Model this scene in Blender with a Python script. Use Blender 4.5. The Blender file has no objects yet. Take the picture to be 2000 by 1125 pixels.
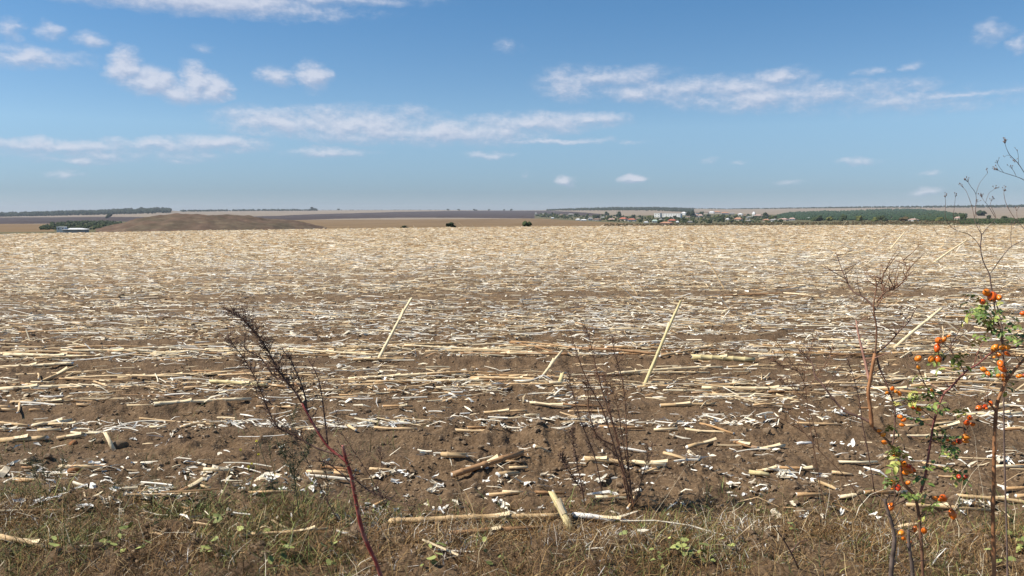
import bpy, math, random
import numpy as np
from mathutils import Vector, Matrix, noise as mnoise

random.seed(7)
RNG = np.random.default_rng(11)
scene = bpy.context.scene
C = scene.collection

# ------------------------------------------------------------------ camera
FPX = 1570.0            # focal length in pixels of the 2000 px wide photograph
EYE = 1.7
HORY = 412.0            # eye level row
PITCH = math.atan((562.5 - HORY) / FPX)
cam_d = bpy.data.cameras.new('camera')
cam = bpy.data.objects.new('camera', cam_d)
C.objects.link(cam)
cam.location = (0, 0, EYE)
cam.rotation_euler = (math.pi / 2 - PITCH, 0, 0)
cam_d.sensor_width = 36
cam_d.lens = 36 * FPX / 2000
cam_d.clip_start = 0.05
cam_d.clip_end = 60000
scene.camera = cam

# ------------------------------------------------------------------ sun, sky, exposure
SUN_AZ = math.radians(-94)      # from the viewing direction, to the left
SUN_EL = math.radians(48)
sd = Vector((math.sin(SUN_AZ) * math.cos(SUN_EL), math.cos(SUN_AZ) * math.cos(SUN_EL), math.sin(SUN_EL)))
sun_l = bpy.data.lights.new('sun', 'SUN')
sun_l.energy = 5.0
sun_l.angle = math.radians(0.5)
sun_l.color = (1.0, 0.93, 0.81)
sun = bpy.data.objects.new('sun', sun_l)
sun.rotation_euler = (-sd).to_track_quat('-Z', 'Y').to_euler()
sun.location = sd * 50
C.objects.link(sun)

scene.view_settings.view_transform = 'Standard'
scene.view_settings.look = 'None'
scene.view_settings.exposure = 0.35
scene.view_settings.gamma = 1.0
scene.view_settings.use_curve_mapping = False
scene.cycles.max_bounces = 5
scene.cycles.diffuse_bounces = 2
scene.cycles.volume_bounces = 0
scene.cycles.transparent_max_bounces = 6

SP, CP = math.sin(PITCH), math.cos(PITCH)


def ray(px, py):
    a = (px - 1000.0) / FPX
    v = (562.5 - py) / FPX
    return np.array([a, CP + SP * v, -SP + CP * v])


def unproj(px, py, Y):
    d = ray(px, py)
    return Vector((0, 0, EYE)) + Vector(d * (Y / d[1]))


def azel(px, py):
    d = ray(px, py)
    return math.atan2(d[0], d[1]), math.atan2(d[2], math.hypot(d[0], d[1]))


def build_world():
    w = bpy.data.worlds.new('World')
    scene.world = w
    w.use_nodes = True
    nt = w.node_tree
    N, L = nt.nodes, nt.links
    N.clear()
    out = N.new('ShaderNodeOutputWorld')
    bg = N.new('ShaderNodeBackground')
    bg.inputs['Strength'].default_value = 0.080
    L.new(bg.outputs[0], out.inputs[0])
    sky = N.new('ShaderNodeTexSky')
    sky.sky_type = 'NISHITA'
    sky.sun_disc = False
    sky.sun_elevation = SUN_EL
    sky.sun_rotation = SUN_AZ
    sky.altitude = 200
    sky.air_density = 0.7
    sky.dust_density = 0.15
    sky.ozone_density = 2.0
    tc = N.new('ShaderNodeTexCoord')
    sep = N.new('ShaderNodeSeparateXYZ')
    L.new(tc.outputs['Generated'], sep.inputs[0])

    def M(op, a, b=None, c=None, clamp=False):
        n = N.new('ShaderNodeMath')
        n.operation = op
        n.use_clamp = clamp
        for i, v in enumerate((a, b, c)):
            if v is None:
                continue
            if isinstance(v, (int, float)):
                n.inputs[i].default_value = v
            else:
                L.new(v, n.inputs[i])
        return n.outputs[0]

    az = M('ARCTAN2', sep.outputs[0], sep.outputs[1])
    el = M('ARCSINE', sep.outputs[2])
    P = N.new('ShaderNodeCombineXYZ')
    L.new(az, P.inputs[0])
    L.new(el, P.inputs[1])

    def noise(scale, detail, rough, stretch, w=0.0, src=None):
        m = N.new('ShaderNodeVectorMath')
        m.operation = 'MULTIPLY_ADD'
        L.new(src or P.outputs[0], m.inputs[0])
        m.inputs[1].default_value = (1, stretch, 1)
        m.inputs[2].default_value = (w, w * 1.7, 3.1 + w)
        n = N.new('ShaderNodeTexNoise')
        n.inputs['Scale'].default_value = scale
        n.inputs['Detail'].default_value = detail
        n.inputs['Roughness'].default_value = rough
        L.new(m.outputs[0], n.inputs['Vector'])
        return n

    def shifted(dx, dy):
        v = N.new('ShaderNodeVectorMath')
        v.operation = 'ADD'
        L.new(P.outputs[0], v.inputs[0])
        v.inputs[1].default_value = (dx, dy, 0)
        return v.outputs[0]

    clouds = [
        (200, 300, 260, 14, .3), (1800, 200, 260, 22, .3),
        (246, 132, 38, 32, 1.15), (290, 158, 52, 25, 1.1), (345, 180, 48, 18, 1.0), (383, 163, 32, 30, 1.25), (415, 173, 34, 22, 1.2),
        (540, 147, 36, 18, .85), (610, 148, 32, 26, 1.15), (22, 57, 36, 20, .7), (95, 60, 24, 18, .6), (172, 76, 38, 14, .6),
        (398, 95, 26, 14, .4), (990, 93, 28, 14, .45), (60, 112, 120, 20, .75), (400, 2, 300, 24, .95), (640, -4, 190, 13, .7), (180, -16, 260, 20, .6),
        (545, 238, 120, 24, .75), (700, 243, 180, 30, .75), (860, 258, 210, 22, .75), (1050, 240, 150, 18, .62), (1160, 232, 80, 12, .5), (790, 222, 50, 16, .5),
        (120, 286, 190, 14, .62), (300, 284, 110, 14, .55), (430, 279, 110, 16, .65), (640, 298, 90, 10, .5),
        (955, 302, 50, 8, .7), (1090, 277, 150, 5, .4),
        (1110, 165, 60, 28, .62), (1200, 152, 120, 20, .62), (1240, 182, 80, 16, .7), (1320, 175, 150, 24, .62), (1430, 170, 130, 22, .66),
        (1530, 150, 60, 16, .8), (1480, 192, 150, 24, .74), (1620, 182, 140, 20, .62), (1750, 195, 110, 13, .5), (1790, 165, 55, 14, .4), (1880, 186, 180, 8, .55),
        (1240, 350, 28, 9, 1.25), (1103, 354, 22, 10, 1.1), (1024, 343, 12, 7, .4), (1675, 315, 48, 8, .55), (1812, 340, 30, 8, .5), (1810, 376, 40, 9, .5),
        (1540, 358, 34, 6, .45), (1440, 318, 20, 5, .4), (1388, 314, 22, 6, .45), (1935, 64, 38, 22, .65), (1992, 88, 20, 16, .6),
        (1779, 128, 24, 10, .5), (1700, 140, 32, 8, .4), (135, 339, 44, 7, .45), (150, 313, 90, 9, .35), (350, 316, 46, 6, .4),
    ]
    def cloud_field(src):
        warp = noise(34, 3, 0.55, 1.5, 5.0, src)
        wv = N.new('ShaderNodeVectorMath')
        wv.operation = 'MULTIPLY_ADD'
        L.new(warp.outputs['Color'], wv.inputs[0])
        wv.inputs[1].default_value = (0.034, 0.015, 0)
        ad = N.new('ShaderNodeVectorMath')
        ad.operation = 'ADD'
        L.new(src, ad.inputs[0])
        ad.inputs[1].default_value = (-0.017, -0.0075, 0)
        L.new(ad.outputs[0], wv.inputs[2])
        acc = None
        for (cx, cy, hw, hh, amp) in clouds:
            a, e = azel(cx, cy)
            c2 = 1.0 / (1 + ((cx - 1000) / FPX) ** 2)
            sx = FPX / (hw * 1.4 * c2)
            sy = FPX / (hh * 1.55 * math.sqrt(c2))
            vm = N.new('ShaderNodeVectorMath')
            vm.operation = 'MULTIPLY_ADD'
            L.new(wv.outputs[0], vm.inputs[0])
            vm.inputs[1].default_value = (sx, sy, 0)
            vm.inputs[2].default_value = (-a * sx, -e * sy, 0)
            ln = N.new('ShaderNodeVectorMath')
            ln.operation = 'LENGTH'
            L.new(vm.outputs[0], ln.inputs[0])
            amp = amp + (0.28 if cy > 200 else 0.12) if hw > 60 else amp + 0.07
            v = M('MULTIPLY_ADD', ln.outputs['Value'], -amp, amp)
            acc = v if acc is None else M('MAXIMUM', acc, v)
        far = noise(3.2, 4, 0.55, 3.2, 9.0, src)
        aa = M('ABSOLUTE', az)
        side = M('MAXIMUM', M('MULTIPLY_ADD', aa, 6.0, -3.6), M('MULTIPLY_ADD', el, 8.0, -2.3), clamp=True)
        side = M('MINIMUM', side, 1.0)
        gen = M('MULTIPLY', M('MULTIPLY_ADD', far.outputs['Fac'], 4.0, -2.25), side)
        gen = M('MULTIPLY', gen, M('MULTIPLY', el, 6.0, clamp=True))
        acc = M('MAXIMUM', acc, gen)
        n1 = noise(26, 9, 0.62, 2.0, 1.0, src)
        n2 = noise(95, 6, 0.65, 1.6, 2.0, src)
        f = M('ADD', acc, M('MULTIPLY_ADD', n1.outputs['Fac'], 1.15, -0.60))
        f = M('ADD', f, M('MULTIPLY_ADD', n2.outputs['Fac'], 0.6, -0.30))
        return acc, f
    acc, f = cloud_field(P.outputs[0])
    _, f_sun = cloud_field(shifted(-0.003, 0.0055))
    gate = M('MULTIPLY', M('MAXIMUM', acc, 0.0), 5.0, clamp=True)
    mr = N.new('ShaderNodeMapRange')
    mr.interpolation_type = 'SMOOTHSTEP'
    mr.inputs['From Min'].default_value = -0.08
    mr.inputs['From Max'].default_value = 0.95
    mr.inputs['To Max'].default_value = 0.80
    L.new(f, mr.inputs['Value'])
    dens = M('MULTIPLY', mr.outputs[0], gate)
    # thick parts are brighter, ragged parts grey violet
    cc = N.new('ShaderNodeMix')
    cc.data_type = 'RGBA'
    cc.inputs['A'].default_value = (4.3, 5.0, 6.6, 1)
    cc.inputs['B'].default_value = (7.0, 7.25, 8.2, 1)
    lit = M('ADD', M('MULTIPLY_ADD', f, 0.45, 0.22), M('MULTIPLY', M('SUBTRACT', f, f_sun), 1.5), clamp=True)
    L.new(lit, cc.inputs['Factor'])
    tint = N.new('ShaderNodeMix')
    tint.data_type = 'RGBA'
    tint.blend_type = 'MULTIPLY'
    tint.inputs['Factor'].default_value = 1
    L.new(sky.outputs[0], tint.inputs['A'])
    cr = N.new('ShaderNodeValToRGB')
    e = cr.color_ramp.elements
    e.new(0.5)
    e.new(0.7)
    for i_, (p_, c_) in enumerate([(0.0, (0.62, 0.69, 0.91)), (0.09, (0.57, 0.66, 0.82)), (0.40, (1.02, 1.14, 1.14)), (0.95, (0.79, 1.17, 1.29))]):
        e[i_].position = p_
        e[i_].color = (c_[0] / 1.31, c_[1] / 1.31, c_[2] / 1.31, 1)
    L.new(M('MULTIPLY', el, 4.0, clamp=True), cr.inputs[0])
    vs = N.new('ShaderNodeVectorMath')
    vs.operation = 'SCALE'
    vs.inputs['Scale'].default_value = 1.31
    L.new(cr.outputs[0], vs.inputs[0])
    L.new(vs.outputs[0], tint.inputs['B'])
    mx = N.new('ShaderNodeMix')
    mx.data_type = 'RGBA'
    L.new(dens, mx.inputs['Factor'])
    L.new(tint.outputs['Result'], mx.inputs['A'])
    L.new(cc.outputs['Result'], mx.inputs['B'])
    L.new(mx.outputs['Result'], bg.inputs['Color'])


build_world()

# ------------------------------------------------------------------ helpers


def tag(o, label=None, cat=None, group=None, kind=None):
    if label:
        o['label'] = label
    if cat:
        o['category'] = cat
    if group:
        o['group'] = group
    if kind:
        o['kind'] = kind
    return o


def np_mesh(name, V, F, mats=None, smooth=False, tint=None, mat_idx=None):
    """V (n,3); F list of (m,k) index arrays; tint per vertex float -> attribute 'tint'"""
    me = bpy.data.meshes.new(name)
    V = np.asarray(V, dtype=np.float32)
    F = [np.asarray(f, dtype=np.int32) for f in F if len(f)]
    me.vertices.add(len(V))
    me.vertices.foreach_set('co', V.ravel())
    nl = sum(f.size for f in F)
    npoly = sum(len(f) for f in F)
    me.loops.add(nl)
    me.polygons.add(npoly)
    me.loops.foreach_set('vertex_index', np.concatenate([f.ravel() for f in F]))
    tot = np.concatenate([np.full(len(f), f.shape[1], dtype=np.int32) for f in F])
    st = np.concatenate([[0], np.cumsum(tot)[:-1]]).astype(np.int32)
    me.polygons.foreach_set('loop_start', st)
    try:
        me.polygons.foreach_set('loop_total', tot)
    except Exception:
        pass
    if mat_idx is not None:
        me.polygons.foreach_set('material_index', np.asarray(mat_idx, dtype=np.int32))
    me.polygons.foreach_set('use_smooth', np.full(npoly, smooth, dtype=bool))
    if tint is not None:
        at = me.attributes.new('tint', 'FLOAT', 'POINT')
        at.data.foreach_set('value', np.asarray(tint, dtype=np.float32))
    if mats:
        for m in (mats if isinstance(mats, (list, tuple)) else [mats]):
            me.materials.append(m)
    me.update(calc_edges=True)
    return me


def link(name, me, parent=None, loc=None):
    o = bpy.data.objects.new(name, me)
    C.objects.link(o)
    if parent is not None:
        o.parent = parent
    if loc is not None:
        o.location = loc
    return o


def empty(name, loc, label, cat, group=None, rz=0.0):
    o = bpy.data.objects.new(name, None)
    C.objects.link(o)
    o.location = loc
    o.rotation_euler = (0, 0, rz)
    o.empty_display_size = 0.1
    tag(o, label, cat, group)
    return o


def hash2(ix, iy, seed):
    h = (ix.astype(np.int64) * 374761393 + iy.astype(np.int64) * 668265263 + seed * 974634777) & 0xFFFFFFFF
    h = ((h ^ (h >> 13)) * 1274126177) & 0xFFFFFFFF
    h = h ^ (h >> 16)
    return (h & 0xFFFFFF).astype(np.float64) / 0xFFFFFF


def vnoise(x, y, seed=0):
    x = np.asarray(x, dtype=np.float64)
    y = np.asarray(y, dtype=np.float64)
    ix, iy = np.floor(x), np.floor(y)
    fx, fy = x - ix, y - iy
    fx = fx * fx * (3 - 2 * fx)
    fy = fy * fy * (3 - 2 * fy)
    a = hash2(ix, iy, seed)
    b = hash2(ix + 1, iy, seed)
    c = hash2(ix, iy + 1, seed)
    d = hash2(ix + 1, iy + 1, seed)
    return (a * (1 - fx) + b * fx) * (1 - fy) + (c * (1 - fx) + d * fx) * fy


def fbm(x, y, seed=0, octv=4, gain=0.5):
    s, a, t = 0.0, 1.0, 0.0
    for i in range(octv):
        s = s + a * vnoise(x * 2 ** i + 13.7 * i, y * 2 ** i - 7.1 * i, seed + i)
        t += a
        a *= gain
    return s / t


class G:
    """small node-graph helper for materials"""
    def __init__(self, name, rough=0.9, spec=0.2):
        self.m = bpy.data.materials.new(name)
        self.m.use_nodes = True
        self.nt = self.m.node_tree
        self.N, self.L = self.nt.nodes, self.nt.links
        self.b = self.N['Principled BSDF']
        self.b.inputs['Roughness'].default_value = rough
        self.b.inputs['Specular IOR Level'].default_value = spec

    def coord(self, kind='Object', scale=(1, 1, 1)):
        t = self.N.new('ShaderNodeTexCoord')
        m = self.N.new('ShaderNodeMapping')
        m.inputs['Scale'].default_value = scale
        self.L.new(t.outputs[kind], m.inputs['Vector'])
        return m.outputs[0]

    def noise(self, scale, detail=4, rough=0.55, vec=None):
        n = self.N.new('ShaderNodeTexNoise')
        n.inputs['Scale'].default_value = scale
        n.inputs['Detail'].default_value = detail
        n.inputs['Roughness'].default_value = rough
        if vec is not None:
            self.L.new(vec, n.inputs['Vector'])
        return n.outputs['Fac']

    def ramp(self, fac, stops, interp='LINEAR'):
        r = self.N.new('ShaderNodeValToRGB')
        r.color_ramp.interpolation = interp
        e = r.color_ramp.elements
        while len(e) < len(stops):
            e.new(0.5)
        for i, (p, c) in enumerate(stops):
            e[i].position = p
            e[i].color = (c[0], c[1], c[2], 1)
        self.L.new(fac, r.inputs[0])
        return r.outputs[0]

    def mix(self, a, b, fac, mode='MIX'):
        n = self.N.new('ShaderNodeMix')
        n.data_type = 'RGBA'
        n.blend_type = mode
        for k, v in (('A', a), ('B', b), ('Factor', fac)):
            if isinstance(v, (tuple, list)):
                n.inputs[k].default_value = (v[0], v[1], v[2], 1)
            elif isinstance(v, (int, float)):
                n.inputs[k].default_value = v
            else:
                self.L.new(v, n.inputs[k])
        return n.outputs['Result']

    def math(self, op, a, b=0.0, clamp=False):
        n = self.N.new('ShaderNodeMath')
        n.operation = op
        n.use_clamp = clamp
        for i, v in enumerate((a, b)):
            if isinstance(v, (int, float)):
                n.inputs[i].default_value = v
            else:
                self.L.new(v, n.inputs[i])
        return n.outputs[0]

    def attr(self, name='tint'):
        n = self.N.new('ShaderNodeAttribute')
        n.attribute_name = name
        return n.outputs['Fac']

    def rand(self):
        return self.N.new('ShaderNodeObjectInfo').outputs['Random']

    def color(self, c):
        if isinstance(c, tuple):
            self.b.inputs['Base Color'].default_value = (c[0], c[1], c[2], 1)
        else:
            self.L.new(c, self.b.inputs['Base Color'])
        return self

    def bump(self, h, strength=0.3, dist=0.01):
        n = self.N.new('ShaderNodeBump')
        n.inputs['Strength'].default_value = strength
        n.inputs['Distance'].default_value = dist
        self.L.new(h, n.inputs['Height'])
        self.L.new(n.outputs[0], self.b.inputs['Normal'])
        return self


def gray(v):
    return (v, v, v)


# ------------------------------------------------------------------ materials
MAT = {}


def make_materials():
    # soil with fine straw chaff pressed in; far away the chaff takes over
    g = G('field_soil', 0.95, 0.15)
    co = g.coord('Object')
    big = g.noise(0.55, 4, 0.55, g.coord('Object', (0.5, 1.6, 1)))
    fine = g.noise(38, 6, 0.65, co)
    base = g.ramp(fine, [(0.28, (0.085, 0.057, 0.035)), (0.5, (0.150, 0.103, 0.063)), (0.72, (0.215, 0.155, 0.100))])
    base = g.mix(base, (1.12, 0.96, 0.80), g.math('MULTIPLY', big, 0.6), 'MULTIPLY')
    streak = g.noise(7, 5, 0.7, g.coord('Object', (1.0, 5.0, 1)))
    spk = g.noise(120, 2, 0.5, g.coord('Object', (0.5, 1.3, 1)))
    # the share of chaff grows where the litter is built sparser, in metres from the near rows
    sep = g.N.new('ShaderNodeSeparateXYZ')
    t = g.N.new('ShaderNodeTexCoord')
    g.L.new(t.outputs['Object'], sep.inputs[0])
    ln = g.N.new('ShaderNodeVectorMath')
    ln.operation = 'LENGTH'
    g.L.new(t.outputs['Object'], ln.inputs[0])
    mr = g.N.new('ShaderNodeMapRange')
    mr.inputs['From Min'].default_value = 9
    mr.inputs['From Max'].default_value = 45
    mr.inputs['To Min'].default_value = 0.0
    mr.inputs['To Max'].default_value = 0.30
    g.L.new(ln.outputs['Value'], mr.inputs['Value'])
    chaff = g.math('ADD', g.math('MULTIPLY', streak, 0.45), g.math('MULTIPLY', spk, 0.55))
    chaff = g.math('ADD', chaff, mr.outputs[0])
    chf = g.ramp(chaff, [(0.60, gray(0)), (0.68, gray(1))])
    base = g.mix(base, (0.52, 0.40, 0.26), chf)
    g.color(base)
    damp = g.noise(2.6, 5, 0.65, co)
    base = g.mix(base, g.ramp(damp, [(0.38, (0.68, 0.66, 0.66)), (0.56, (1.05, 1.03, 1.0))]), 0.85, 'MULTIPLY')
    g.color(base)
    vo = g.N.new('ShaderNodeTexVoronoi')
    vo.inputs['Scale'].default_value = 46
    g.L.new(co, vo.inputs['Vector'])
    h = g.math('ADD', g.noise(75, 6, 0.7, co), g.math('MULTIPLY', vo.outputs['Distance'], -0.7))
    g.bump(h, 0.8, 0.014)
    MAT['soil'] = g.m

    # straw litter coloured per piece
    stops = [(0.0, (0.22, 0.12, 0.055)), (0.10, (0.42, 0.24, 0.115)), (0.25, (0.58, 0.38, 0.20)), (0.45, (0.72, 0.55, 0.33)),
             (0.65, (0.80, 0.68, 0.46)), (0.78, (0.88, 0.80, 0.63)), (1.0, (0.94, 0.91, 0.84))]
    for nm, obj in (('straw', False), ('stalk', True)):
        g = G(nm, 0.62, 0.3)
        r = g.rand() if obj else g.attr()
        c = g.ramp(r, stops if not obj else [(0.0, (0.30, 0.16, 0.075)), (0.18, (0.50, 0.30, 0.14)), (0.45, (0.70, 0.49, 0.27)),
                                             (0.75, (0.80, 0.61, 0.36)), (1.0, (0.88, 0.76, 0.52))])
        gr = g.noise(9, 4, 0.6, g.coord('Object', (1.0, 22, 22)) if obj else g.coord('Object', (3, 8, 8)))
        c = g.mix(c, g.ramp(gr, [(0.3, (0.78, 0.70, 0.60)), (0.6, gray(1.0))]), 0.7, 'MULTIPLY')
        g.color(c)
        if obj:
            g.bump(gr, 0.4, 0.003)
        MAT[nm] = g.m
    for nm, c1, c2 in (('stalk_pale', (0.74, 0.55, 0.31), (0.88, 0.75, 0.50)), ('stalk_brown', (0.25, 0.13, 0.065), (0.46, 0.27, 0.13)),
                       ('stalk_tan', (0.46, 0.30, 0.15), (0.64, 0.46, 0.25)), ('stalk_green', (0.48, 0.38, 0.16), (0.76, 0.64, 0.36))):
        g = G(nm, 0.6, 0.3)
        gr = g.noise(9, 4, 0.6, g.coord('Object', (1.0, 22, 22)))
        g.color(g.ramp(gr, [(0.3, c1), (0.66, c2)]))
        g.bump(gr, 0.4, 0.003)
        MAT[nm] = g.m
    g = G('pith', 0.9, 0.1)
    g.color(g.ramp(g.noise(60, 3), [(0.3, (0.62, 0.58, 0.50)), (0.6, (0.85, 0.83, 0.78))]))
    MAT['pith'] = g.m
    g = G('husk', 0.75, 0.2)
    c = g.ramp(g.rand(), [(0, (0.46, 0.37, 0.26)), (0.25, (0.72, 0.64, 0.50)), (0.5, (0.86, 0.83, 0.75)), (1, (0.92, 0.90, 0.85))])
    gr = g.noise(30, 4, 0.6, g.coord('Object', (1, 8, 3)))
    g.color(g.mix(c, g.ramp(gr, [(0.3, gray(0.7)), (0.55, gray(1))]), 0.8, 'MULTIPLY'))
    MAT['husk'] = g.m
    g = G('chip', 0.75, 0.2)
    g.color(g.ramp(g.attr(), [(0, (0.56, 0.44, 0.29)), (0.35, (0.80, 0.72, 0.57)), (1, (0.93, 0.90, 0.82))]))
    MAT['chip'] = g.m
    g = G('clod', 0.95, 0.1)
    g.color(g.ramp(g.noise(40, 5), [(0.3, (0.14, 0.095, 0.058)), (0.7, (0.26, 0.185, 0.12))]))
    g.bump(g.noise(60, 5), 0.6, 0.01)
    MAT['clod'] = g.m
    g = G('red_clod', 0.85, 0.2)
    g.color(g.ramp(g.noise(40, 5), [(0.3, (0.22, 0.085, 0.035)), (0.7, (0.42, 0.20, 0.09))]))
    MAT['red_clod'] = g.m
    # verge plants
    g = G('dry_grass', 0.8, 0.2)
    g.color(g.ramp(g.attr(), [(0, (0.05, 0.032, 0.016)), (0.35, (0.19, 0.10, 0.042)), (0.6, (0.34, 0.21, 0.085)), (0.84, (0.50, 0.37, 0.19)), (1, (0.85, 0.78, 0.62))]))
    MAT['dry_grass'] = g.m
    g = G('grey_leaf', 0.85, 0.15)
    g.color(g.ramp(g.attr(), [(0, (0.22, 0.18, 0.15)), (0.5, (0.50, 0.45, 0.39)), (1, (0.80, 0.77, 0.72))]))
    MAT['grey_leaf'] = g.m
    g = G('green_weed', 0.65, 0.3)
    g.color(g.ramp(g.attr(), [(0, (0.03, 0.042, 0.016)), (0.4, (0.10, 0.125, 0.04)), (0.75, (0.21, 0.24, 0.07)), (1, (0.44, 0.47, 0.15))]))
    MAT['green_weed'] = g.m
    g = G('red_stem', 0.55, 0.35)
    g.color(g.ramp(g.noise(14, 4, 0.6, g.coord('Object', (1, 1, 1))), [(0.3, (0.16, 0.03, 0.026)), (0.52, (0.32, 0.055, 0.045)), (0.70, (0.44, 0.24, 0.18))]))
    MAT['red_stem'] = g.m
    for nm, a, b in (('dark_twig', (0.07, 0.04, 0.032), (0.20, 0.115, 0.085)), ('brown_twig', (0.13, 0.065, 0.040), (0.28, 0.15, 0.09)),
                     ('orange_cane', (0.20, 0.085, 0.036), (0.46, 0.225, 0.105)), ('grey_cane', (0.07, 0.05, 0.04), (0.22, 0.165, 0.135)),
                     ('pink_twig', (0.30, 0.15, 0.11), (0.50, 0.29, 0.22)), ('seed', (0.07, 0.042, 0.034), (0.26, 0.17, 0.12)),
                     ('umbel', (0.11, 0.075, 0.065), (0.24, 0.17, 0.14)), ('green_stem', (0.07, 0.075, 0.035), (0.17, 0.18, 0.08)),
                     ('hip_calyx', (0.06, 0.035, 0.02), (0.16, 0.10, 0.05)), ('yellow', (0.65, 0.55, 0.04), (0.8, 0.72, 0.10))):
        g = G(nm, 0.7, 0.25)
        g.color(g.ramp(g.noise(25, 4, 0.6, g.coord('Object')), [(0.32, a), (0.66, b)]))
        MAT[nm] = g.m
    g = G('hip', 0.28, 0.5)
    c = g.ramp(g.rand(), [(0, (0.48, 0.045, 0.012)), (0.18, (0.76, 0.13, 0.012)), (0.6, (0.88, 0.225, 0.016)), (1, (0.92, 0.33, 0.03))])
    c = g.mix(c, g.ramp(g.noise(60, 3, 0.5, g.coord('Object')), [(0.35, gray(0.75)), (0.6, gray(1))]), 0.7, 'MULTIPLY')
    g.color(c)
    g.b.inputs['Subsurface Weight'].default_value = 0.0
    MAT['hip'] = g.m
    g = G('rose_leaf', 0.5, 0.35)
    g.color(g.ramp(g.rand(), [(0, (0.08, 0.13, 0.03)), (0.45, (0.16, 0.23, 0.05)), (0.8, (0.30, 0.36, 0.09)), (1, (0.46, 0.42, 0.10))]))
    MAT['rose_leaf'] = g.m
    # far ground
    for nm, a, b, sc in (('pale_stubble', (0.235, 0.188, 0.140), (0.30, 0.243, 0.185), (0.012, 0.002, 1)),
                         ('dark_plough', (0.052, 0.038, 0.036), (0.082, 0.060, 0.055), (0.012, 0.003, 1)),
                         ('tan_field', (0.175, 0.115, 0.060), (0.235, 0.160, 0.088), (0.01, 0.0025, 1)),
                         ('scrub_ground', (0.085, 0.085, 0.045), (0.17, 0.145, 0.08), (0.03, 0.01, 1))):
        g = G(nm, 1.0, 0.05)
        n = g.noise(1.0, 6, 0.6, g.coord('Object', sc))
        g.color(g.ramp(n, [(0.3, a), (0.7, b)]))
        MAT[nm] = g.m
    g = G('mound_earth', 1.0, 0.05)
    n = g.noise(0.16, 9, 0.72, g.coord('Object', (0.8, 1, 1.6)))
    c = g.ramp(n, [(0.30, (0.070, 0.062, 0.045)), (0.45, (0.118, 0.088, 0.068)), (0.58, (0.155, 0.12, 0.09)), (0.74, (0.26, 0.21, 0.15))])
    n2 = g.noise(0.05, 4, 0.6, g.coord('Object', (1, 1, 1)))
    g.color(g.mix(c, g.ramp(n2, [(0.35, (0.85, 0.9, 0.8)), (0.6, (1.1, 0.94, 0.9))]), 0.8, 'MULTIPLY'))
    MAT['mound'] = g.m
    for nm, a, b in (('crown_dark', (0.018, 0.028, 0.016), (0.045, 0.060, 0.028)), ('crown_mid', (0.030, 0.045, 0.022), (0.070, 0.088, 0.036)),
                     ('crown_olive', (0.075, 0.082, 0.025), (0.14, 0.145, 0.045)), ('crown_rust', (0.065, 0.055, 0.028), (0.15, 0.105, 0.055)),
                     ('pine_wood', (0.026, 0.050, 0.030), (0.055, 0.088, 0.045))):
        g = G(nm, 0.9, 0.1)
        g.color(g.ramp(g.noise(0.6, 4, 0.6, g.coord('Object')), [(0.3, a), (0.7, b)]))
        MAT[nm] = g.m
    g = G('bark', 0.95, 0.1)
    g.color((0.08, 0.06, 0.045))
    MAT['bark'] = g.m
    for nm, c in (('wall_white', (0.78, 0.77, 0.74)), ('wall_cream', (0.62, 0.55, 0.45)), ('wall_grey', (0.42, 0.40, 0.38)), ('wall_pink', (0.58, 0.42, 0.36)),
                  ('roof_red', (0.42, 0.155, 0.105)), ('roof_orange', (0.46, 0.25, 0.16)), ('roof_grey', (0.30, 0.29, 0.28)), ('roof_white', (0.74, 0.74, 0.74)),
                  ('roof_brown', (0.24, 0.17, 0.13)), ('roof_pink', (0.50, 0.35, 0.30)), ('roof_green', (0.42, 0.52, 0.46))):
        g = G(nm, 0.85, 0.2)
        n = g.noise(0.8, 4, 0.6, g.coord('Object'))
        g.color(g.mix(c, g.ramp(n, [(0.3, gray(0.78)), (0.65, gray(1))]), 0.8, 'MULTIPLY'))
        MAT[nm] = g.m
    g = G('window_glass', 0.2, 0.5)
    g.color((0.04, 0.05, 0.06))
    MAT['glass'] = g.m


make_materials()

# ------------------------------------------------------------------ terrain
R_NEAR, R_FAR = 650.0, 5200.0


def lerp(x, pts):
    return np.interp(x, [p[0] for p in pts], [p[1] for p in pts])


RIDGE = [(-800, 421), (0, 420.5), (100, 418), (200, 414.5), (300, 410), (335, 411), (350, 412.5), (500, 411), (720, 410.3), (830, 410.2), (1000, 411),
         (1070, 410.5), (1130, 408), (1200, 406), (1280, 406), (1350, 407.5), (1420, 408.5), (1500, 407.5), (1700, 405), (1890, 403.5), (2000, 402.5), (2800, 400)]


def crest_y(px):
    return np.interp(px, [-800, 0, 2000, 2800], [456, 451.5, 434.5, 429])


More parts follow.
